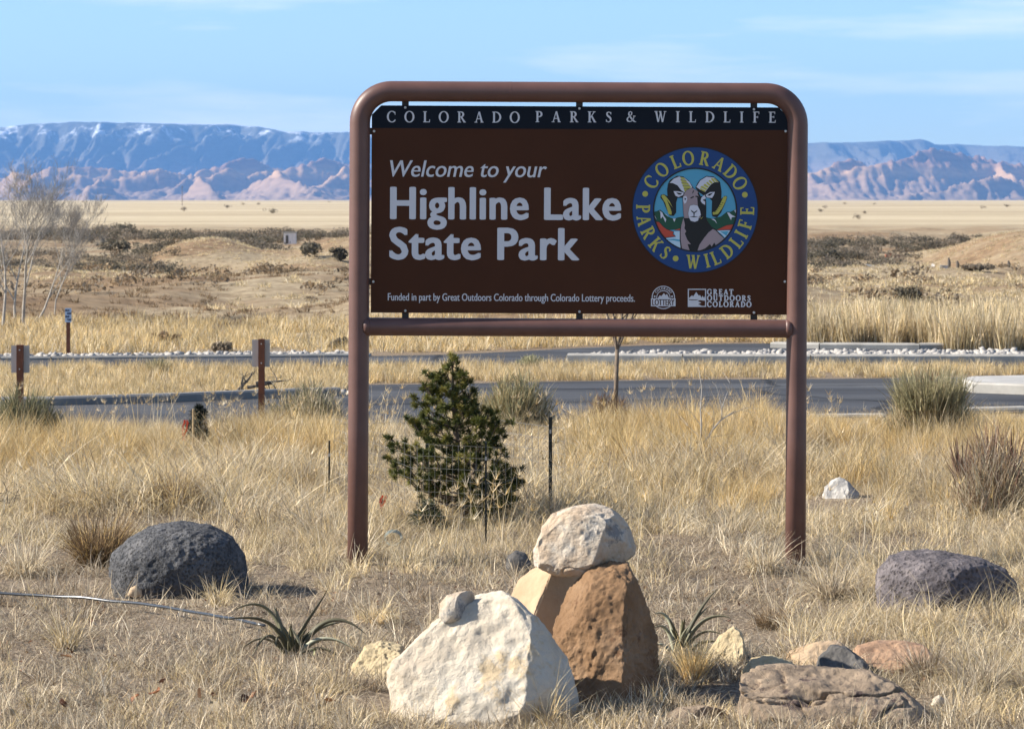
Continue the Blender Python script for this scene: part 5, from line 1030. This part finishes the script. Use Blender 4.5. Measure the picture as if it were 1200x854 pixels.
# wire cage round the pine
cage = empty('wire_cage', gp(540, 612), 'square wire mesh tree guard on dark steel posts around the pine', 'tree guard'); o0 = gp(540, 612)
posts = {'a': (386, 586, 516), 'b': (569.5, 632, 518), 'c': (645, 603, 488), 'e': (500.5, 588, 512)}
PP = {}
for k, (px, row, top) in posts.items():
    g_ = gp(px, row); h_ = (row - top) * g_.y / F; PP[k] = (g_, h_); b = MB()
    if k in 'abc' : b.box((0, 0, h_ / 2 - .1), (.0035, .014, h_ / 2 + .1)); b.box((0, -.017, h_ / 2 - .1), (.012 if k == 'c' else .006, .003, h_ / 2 + .1))
    else: b.box((0, 0, h_ / 2 - .1), (.012, .012, h_ / 2 + .1))
    for j in range(int(h_ / .06)): b.box((0, -.022, .06 * j + .04), (.005, .004, .010))
    po = b.build('steel_post', M_TPOST, cage, loc=g_ - o0)
    b = MB(); b.box((0, -.0225, h_ - .10), (.006, .006, .012)); b.build('wire_clip', M_PLATE, po)
b = MB(); g2 = gp(485, 597)
def wall(A, B, h0, h1, nv, nh, rr=.0006):
    for k in range(nv + 1): t = k / nv; q = A.lerp(B, t) - o0; b.tube([q + Vector((0, 0, .03)), q + Vector((0, 0, h0 + (h1 - h0) * t))], rr, 4, caps=False)
    for k in range(nh + 1):
        z = k / nh; b.tube([(A - o0).lerp(B - o0, j / 6) + Vector((0, .006 * math.sin(j * 2 + k), .03 + z * (h0 + (h1 - h0) * j / 6 - .03))) for j in range(7)], rr, 4, caps=False)
fl = gp(489, 622); wall(fl, gp(586, 628), .56, .56, 14, 7); wall(gp(586, 628), gp(660, 600), .56, .60, 12, 7); wall(gp(580, 575), gp(662, 598), .52, .56, 11, 6, .0012); wall(gp(392, 582), fl, .56, .54, 14, 7, .0008); wall(gp(392, 582), gp(580, 575), .52, .52, 14, 5, .0008)
b.build('wire_mesh', M_WIRE, cage)['kind'] = 'stuff'

# ------------------------------------------------------------------ posts with small signs
def post_sign(px, base, top, wpx, plate, label, front=False, face=None):
    g_ = gp(px, base); s = g_.y / F; h_ = (base - top) * s; root = empty('marker_post', g_, label, 'sign post', 'wooden marker posts with small plates'); w_ = wpx * s / 2
    b = MB(); b.box((0, 0, h_ / 2 - .1), (w_, w_, h_ / 2 + .1)); b.build('post', M_RUST, root)
    x0_, x1_, y0_, y1_ = plate; b = MB(); cx = ((x0_ + x1_) / 2 - px) * s; cz = (base - (y0_ + y1_) / 2) * s; yy = -w_ - .004 if front else w_ + .004
    b.box((cx, yy, cz), ((x1_ - x0_) * s / 2, .0025, (y1_ - y0_) * s / 2)); pt = b.build('plate', M_PLATE, root)
    for z in (.7, -.7):
        b = MB(); b.tube([(0, (-w_ - .008) if not front else yy - .008, cz + z * (y1_ - y0_) * s / 2), (0, (-w_ - .001) if not front else yy - .0026, cz + z * (y1_ - y0_) * s / 2)], .006, 8); b.build('bolt', M_BOLT, pt)
    if face: face(root, pt, cx, yy, cz, s, x1_ - x0_, y1_ - y0_)
    return root
post_sign(23.5, 498, 404, 7.5, (12.5, 34, 405, 437), 'rusty brown wooden post with blank plate back, at the left border')
post_sign(306.5, 500, 397, 7.2, (295, 316, 398, 430), 'rusty brown wooden post with blank plate back, right of the tiny spruce')
def bface(root, pt, cx, yy, cz, s, wp, hp):
    M1 = pmat('pale_blue_sign_face', (.42, .50, .60), rough=.5); M2 = pmat('dark_sign_print', (.05, .07, .12), rough=.5); b = MB(); b.box((cx, yy - .0035, cz), (wp * s / 2, .0008, hp * s / 2)); b.build('sign_face', M1, pt)
    b = MB()
    for k in range(4): b.box((cx + (.012 if k % 2 else -.012), yy - .005, cz + hp * s * (.34 - .22 * k)), (.028, .0006, .013))
    b.build('printed_bars', M2, pt)
post_sign(80, 419, 361, 4.2, (76.5, 84, 361, 377.5), 'small post with blue and white sign beyond the white rocks at left', True, bface)

# ------------------------------------------------------------------ bare trees
def grow(b, tw, p, dv, L_, r_, lev, maxlev, rng, bend=.25, nchild=4, up=.25, sp_=.6):
    n = 5; pts_ = [p]; d = Vector(dv).normalized()
    for k in range(n): d = (d + Vector((rng.gauss(0, bend * .3), rng.gauss(0, bend * .3), up * .12))).normalized(); pts_.append(pts_[-1] + d * L_ / n)
    rad = [max(.0015 if lev > 2 else .0012, r_ * (1 - .75 * k / n)) for k in range(n + 1)]; (b if lev <= 1 else tw).tube(pts_, rad, 7 if lev == 0 else (5 if lev == 1 else 3), caps=False)
    if lev >= maxlev: return
    for k in range(nchild):
        t = .25 + .75 * (k + rng.random()) / nchild; i = min(n - 1, int(t * n)); q = pts_[i].lerp(pts_[i + 1], t * n - i) if t < 1 else pts_[-1]
        a = rng.random() * 6.283; sd = d.orthogonal().normalized(); sd.rotate(Matrix.Rotation(a, 3, d)); nd = (d * (1 - sp_ * .55) + sd * sp_ + Vector((0, 0, up))).normalized()
        grow(b, tw, q, nd, L_ * (.72 - .28 * t) * rng.uniform(.8, 1.2), r_ * (1 - .7 * t) * .62, lev + 1, maxlev, rng, bend, nchild, up, sp_)
def bare_tree(px, base, d, hpx, label, lean, seed, rad=.035, mat=None, maxlev=4, nchild=5, name='bare_tree', group='bare white barked trees at left', sp_=.55, up=.3):
    rng = random.Random(seed); s = d / F; p = Vector(((px - 600) * s, d, hz1((px - 600) * s, d))); root = empty(name, p, label, 'tree', group); b = MB(); tw = MB()
    grow(b, tw, Vector((0, 0, -.05)), lean, hpx * s * .62, rad * .62, 0, maxlev, rng, .3, nchild - 1, up, sp_)
    b.build('trunk', mat or M_WHITEBARK, root, smooth=True); tw.build('twigs', mat or M_WHITEBARK, root)['kind'] = 'stuff'; return root
bare_tree(3, 398, 55.5, 190, 'bare white tree at the very left border', (-.05, 0, 1), 1, .045, nchild=6)
bare_tree(27, 396, 56.5, 205, 'tallest bare white tree, its trunk bending right beyond the left road', (.16, 0, 1), 5, .05, nchild=7)
bare_tree(18, 396, 58, 185, 'slender bare tree behind the tallest white one', (.02, .1, 1), 9, .04, nchild=6)
bare_tree(44, 390, 60, 150, 'bare tree leaning right with wide low branches', (.42, 0, 1), 14, .035, nchild=6)
bare_tree(64, 385, 62, 160, 'thin upright bare tree, rightmost of the white ones', (.03, 0, 1), 22, .026, nchild=7)
bare_tree(-40, 396, 58, 185, 'bare tree mostly outside the left border', (.2, 0, 1), 31, .04, nchild=6)
# sapling behind the sign, with its crown hidden by the panel
rng = random.Random(4); d = 33.0; s = d / F; p = Vector(((722 - 600) * s, d, 0)); sap = empty('sapling', p, 'slim bare sapling behind the sign, its trunk crossing the lower frame bar', 'tree'); b = MB(); tw = MB()
b.tube([(-.02, 0, -.05), (0, 0, .3), (.01, 0, .68)], [.026, .022, .019], 8)
for a in ((-.35, 0, 1), (.05, .1, 1), (.4, -.1, 1), (-.1, -.3, 1), (.2, .3, 1)): grow(b, tw, Vector((.01, 0, .66 + .02 * rng.random())), a, .85, .014, 1, 3, rng, .25, 5, .2, .5)
b.build('trunk', M_BARK, sap, smooth=True); tw.build('twigs', M_BARK, sap)['kind'] = 'stuff'
# pale branching sapling right of centre
d = gd(552); s = d / F; p = Vector(((815 - 600) * s, d, 0)); sap = empty('young_tree', p, 'leafless whitish young tree forked low, in golden grass left of the right sign post', 'tree'); b = MB(); tw = MB(); T2 = lambda x, y, dy=0: Vector(((x - 815) * s, dy, (552 - y) * s))
b.tube([T2(814, 560), T2(818, 535), T2(821, 522)], [.012, .010, .009], 7); b.tube([T2(821, 523), T2(822, 500), T2(821, 480), T2(823, 455, .05), T2(819, 430, .08)], [.009, .0075, .006, .004, .002], 6); b.tube([T2(821, 522), T2(830, 512), T2(836, 502), T2(845, 492), T2(851, 488), T2(862, 481)], [.009, .009, .0075, .006, .005, .0025], 6); b.tube([T2(846, 492), T2(846, 478), T2(853, 458)], [.005, .004, .002], 5)
for q, dv in ((T2(822, 500), (-.6, 0, .8)), (T2(821, 480), (.5, 0, .8)), (T2(851, 488), (.8, 0, .4)), (T2(846, 478), (-.3, 0, 1)), (T2(830, 512), (1, 0, .05)), (T2(822, 470), (-.6, .1, .8)), (T2(853, 462), (.4, 0, 1)), (T2(836, 502), (.2, 0, 1)), (T2(823, 455), (.2, 0, 1)), (T2(820, 512), (-.8, 0, .7))): grow(tw, tw, q, dv, .22, .0035, 2, 3, rng, .4, 3, .2, .7)
b.build('trunk', M_WHITEBARK, sap, smooth=True); tw.build('twigs', M_WHITEBARK, sap)['kind'] = 'stuff'
# dead branches
def dead(px, row, label, specs, d=None, mat=M_DEADWOOD, r_=.012, name='dead_branch'):
    d = d or gd(row); s = d / F; p = Vector(((px - 600) * s, d, hz1((px - 600) * s, d) + .01)); b = MB(); rng = random.Random(px)
    for x, y, dx, dz, L_ in specs: grow(b, b, Vector(((x - px) * s, rng.uniform(-.03, .03), (row - y) * s)), (dx, rng.uniform(-.3, .3), dz), L_ * s, r_, 1, 3, rng, .9, 3, .0, .9)
    tag(b.build(name, mat, loc=p), label, 'branch', 'dead branches on the ground')
dead(290, 466, 'dark twisted dead branch lying on the grass island behind the wooden post', [(278, 460, .7, .8, 30), (282, 462, .2, .9, 22), (290, 455, 1, .25, 34), (276, 464, -.5, .5, 14), (300, 450, 1, .1, 40)], r_=.022)
dead(1148, 668, 'bare grey twigs poking up behind the long lava boulder', [(1150, 658, -.6, .8, 34), (1150, 658, .1, .9, 24), (1165, 662, -.35, .9, 26), (1165, 662, .4, .8, 24), (1120, 664, -.3, 1, 20)], d=18.3, r_=.006, mat=M_BARK)
dead(12, 602, 'dark bare stalks at the left border above the pale arching grass', [(12, 600, -.3, 1, 36), (14, 600, .3, 1, 30), (8, 602, .8, .8, 26)], r_=.006)

# ------------------------------------------------------------------ pipe
pts_ = []
for k in range(41):
    t = k / 40; px = -60 + 370 * t; row = 697.5 + 4 * t + 40 * t ** 2.0 + .5 * math.sin(t * 9); g_ = gp(px, row + 2); g_.z = .045 + .35 * hz1(g_.x, g_.y); pts_.append(g_)
b = MB(); b.tube(pts_, .0078, 12); tag(b.build('irrigation_pipe', M_HOSE, smooth=True), 'thin black plastic water pipe lying across the ground at lower left', 'pipe')

# ------------------------------------------------------------------ fallen leaves
M_LEAF = leafmat('fallen_leaf_brown', trans=.15, var=.45)
def leaf_mesh(k):
    n = 9; V = []; F_ = []; L_ = .034; 
    for i in range(n):
        t = i / (n - 1); w_ = .015 * math.sin(math.pi * t ** .8) + .0006; cz = .008 * math.sin(t * 3 + k); V += [(-L_ / 2 + L_ * t, -w_, cz + .007), (-L_ / 2 + L_ * t, 0, cz), (-L_ / 2 + L_ * t, w_, cz + .005 + .003 * math.sin(k + i))]
    for i in range(n - 1): F_ += [(3 * i, 3 * i + 3, 3 * i + 4, 3 * i + 1), (3 * i + 1, 3 * i + 4, 3 * i + 5, 3 * i + 2)]
    c = [(.22, .10, .05), (.30, .17, .09), (.52, .42, .28), (.16, .075, .045)][k % 4]; V = np.array(V); V[:, 2] = V[:, 2] + V[:, 0] ** 2 * 6; return mesh_np('fallen_leaf', V, F_, M_LEAF, np.array([c] * len(V)))
LM_ = [leaf_mesh(k) for k in range(8)]
LEAFL = ['upper of two brown leaves below the pale wispy clump at left', 'lower of two brown leaves below the pale wispy clump at left', 'reddish leaf in the very bottom left corner', 'brown leaf low on the left, below the pair of leaves', 'small leaf standing in stubble left of the bottom leaf cluster', 'brown leaf at the left end of the bottom leaf cluster', 'rust coloured leaf at the very bottom edge, in the leaf cluster', 'pale curled leaf right of the rust coloured leaf at the bottom', 'dark leaf in the stubble between left corner and leaf cluster', 'brown leaf at bottom left of the white boulder', 'rusty leaf just left of the foot of the white boulder', 'leaf lying against the left foot of the white boulder', 'leaf at the right end of the bottom leaf cluster', 'small leaf in front of the white boulder, the left one', 'small leaf in front of the white boulder, the right one', 'pale leaf above the small standing leaf at bottom left']
for k, (px, row) in enumerate([(80, 770), (78, 776), (16, 848), (75, 842), (182, 830), (236, 832), (252, 848), (285, 842), (160, 836), (385, 842), (413, 838), (470, 836), (296, 832), (500, 832), (532, 828), (190, 820)]):
    g_ = gp(px, row); g_.z = hz1(g_.x, g_.y) + .05; o = mk('fallen_leaf', LM_[k % 8], loc=g_); o.rotation_euler = (random.uniform(-.9, .9), random.uniform(-.9, .9), random.uniform(0, 6.28)); o.scale = [random.uniform(1.2, 1.9)] * 3
    tag(o, LEAFL[k], 'leaf', 'fallen brown leaves')
scat('leaf_litter', LM_, region(1500, 665, 885, dens=lambda P, r_, X, Y: clear(X, Y) * np.clip(.3 + fbm(X, Y, o=2, s=99), .05, 1)) + np.array([0, 0, .012]), .35, .85, 'crumbled leaf pieces scattered over the foreground', .5)

# ------------------------------------------------------------------ far things
def far_box(px, row, wpx, hpx, dpx, mats, label, name, cat, roof=True):
    p = hit(px, row); s = p.y / F; w_, h_, dd = wpx * s / 2, hpx * s, dpx * s / 2; root = empty(name, p, label, cat); b = MB(); b.box((0, 0, h_ / 2 - .05), (w_, dd, h_ / 2 + .05)); wl = b.build('wall', mats[0], root)
    if roof: b = MB(); b.box((0, 0, h_ + .02), (w_ * 1.1, dd * 1.1, .03)); b.build('roof', mats[1], root)
    b = MB(); b.box((-w_ * .45, -dd - .01, h_ * .42), (w_ * .22, .01, h_ * .36)); b.build('door', mats[2], wl); return root
far_box(340, 286, 14, 13, 14, [pmat('pale_pink_wall', (.80, .72, .66), rough=.9), M_CONC, M_DEADWOOD], 'tiny pale hut standing in the scrub on the mound at left', 'small_hut', 'hut')
far_box(1041, 308, 7, 10, 8, [pmat('brick_red_wall', (.38, .13, .07), rough=.9), M_RUST, M_DEADWOOD], 'tiny brick red building at the edge of the scrub at right', 'brick_building', 'building')
far_box(1052, 308, 8, 7, 6, [pmat('dark_open_shelter', (.06, .05, .045), rough=.9), M_RUST, M_DEADWOOD], 'tiny dark shelter adjoining the brick red building', 'shelter', 'shelter')
far_box(1106, 314.5, 9, 3.5, 5, [M_PAVE, M_PAVE, M_CONC], 'small white block on the ground below the right mound', 'white_block', 'block', False)
for px, h_, lab in ((1112, 12, 'dark standing marker beside the small white block'), (1122, 8, 'short brown stump right of the dark marker'), (1182, 8, 'lone dark stump at the far right below the mound')):
    p = hit(px, 314); s = p.y / F; b = MB(); b.tube([(0, 0, -.05), (.01, 0, h_ * s * .5), (-.01, 0, h_ * s)], [1.6 * s, 2.0 * s, 1.0 * s], 8); tag(b.build('stump' if 'stump' in lab else 'marker', M_DEADWOOD, loc=p), lab, 'stump' if 'stump' in lab else 'marker')
p = hit(1075, 311.5); q1, q2 = hit(1018, 313), hit(1096, 311)
sheetw = MB(); 
for k in range(12):
    a = q1.lerp(q2, k / 12); b_ = q1.lerp(q2, (k + 1) / 12); a.z = hz1(a.x, a.y) + .03; b_.z = hz1(b_.x, b_.y) + .03; dv = Vector((0, 1.2, .03)); sheetw.add([a, b_, b_ + dv, a + dv, a - Vector((0, 0, .3)), b_ - Vector((0, 0, .3))], [(0, 1, 2, 3), (4, 5, 1, 0)])
tag(sheetw.build('path', M_PAVE), kind='structure')
d = 900.0; p = Vector(((213.5 - 600) * d / F, d, 0)); p.z = hz1(p.x, p.y); pole = empty('utility_pole', p, 'thin utility pole far away on the plain at left', 'pole'); b = MB(); b.tube([(0, 0, -.3), (0, 0, 5.2)], [.09, .07], 6); b.build('post', M_DEADWOOD, pole); b = MB(); b.box((0, 0, 4.8), (.35, .04, .04)); b.build('crossarm', M_DEADWOOD, pole)

# ------------------------------------------------------------------ haze
b = MB(); b.box((0, 9000, 290), (7000, 11000, 316)); hm = bpy.data.materials.new('air'); hm.use_nodes = True; t = hm.node_tree; t.nodes.clear(); o_ = N(t, 'ShaderNodeOutputMaterial'); pv = N(t, 'ShaderNodeVolumePrincipled')
pv.inputs['Color'].default_value = (.22, .49, 1.0, 1); pv.inputs['Density'].default_value = 4.6e-5; pv.inputs['Anisotropy'].default_value = 0.0
t.links.new(pv.outputs[0], o_.inputs['Volume']); tag(b.build('haze', hm), kind='stuff')
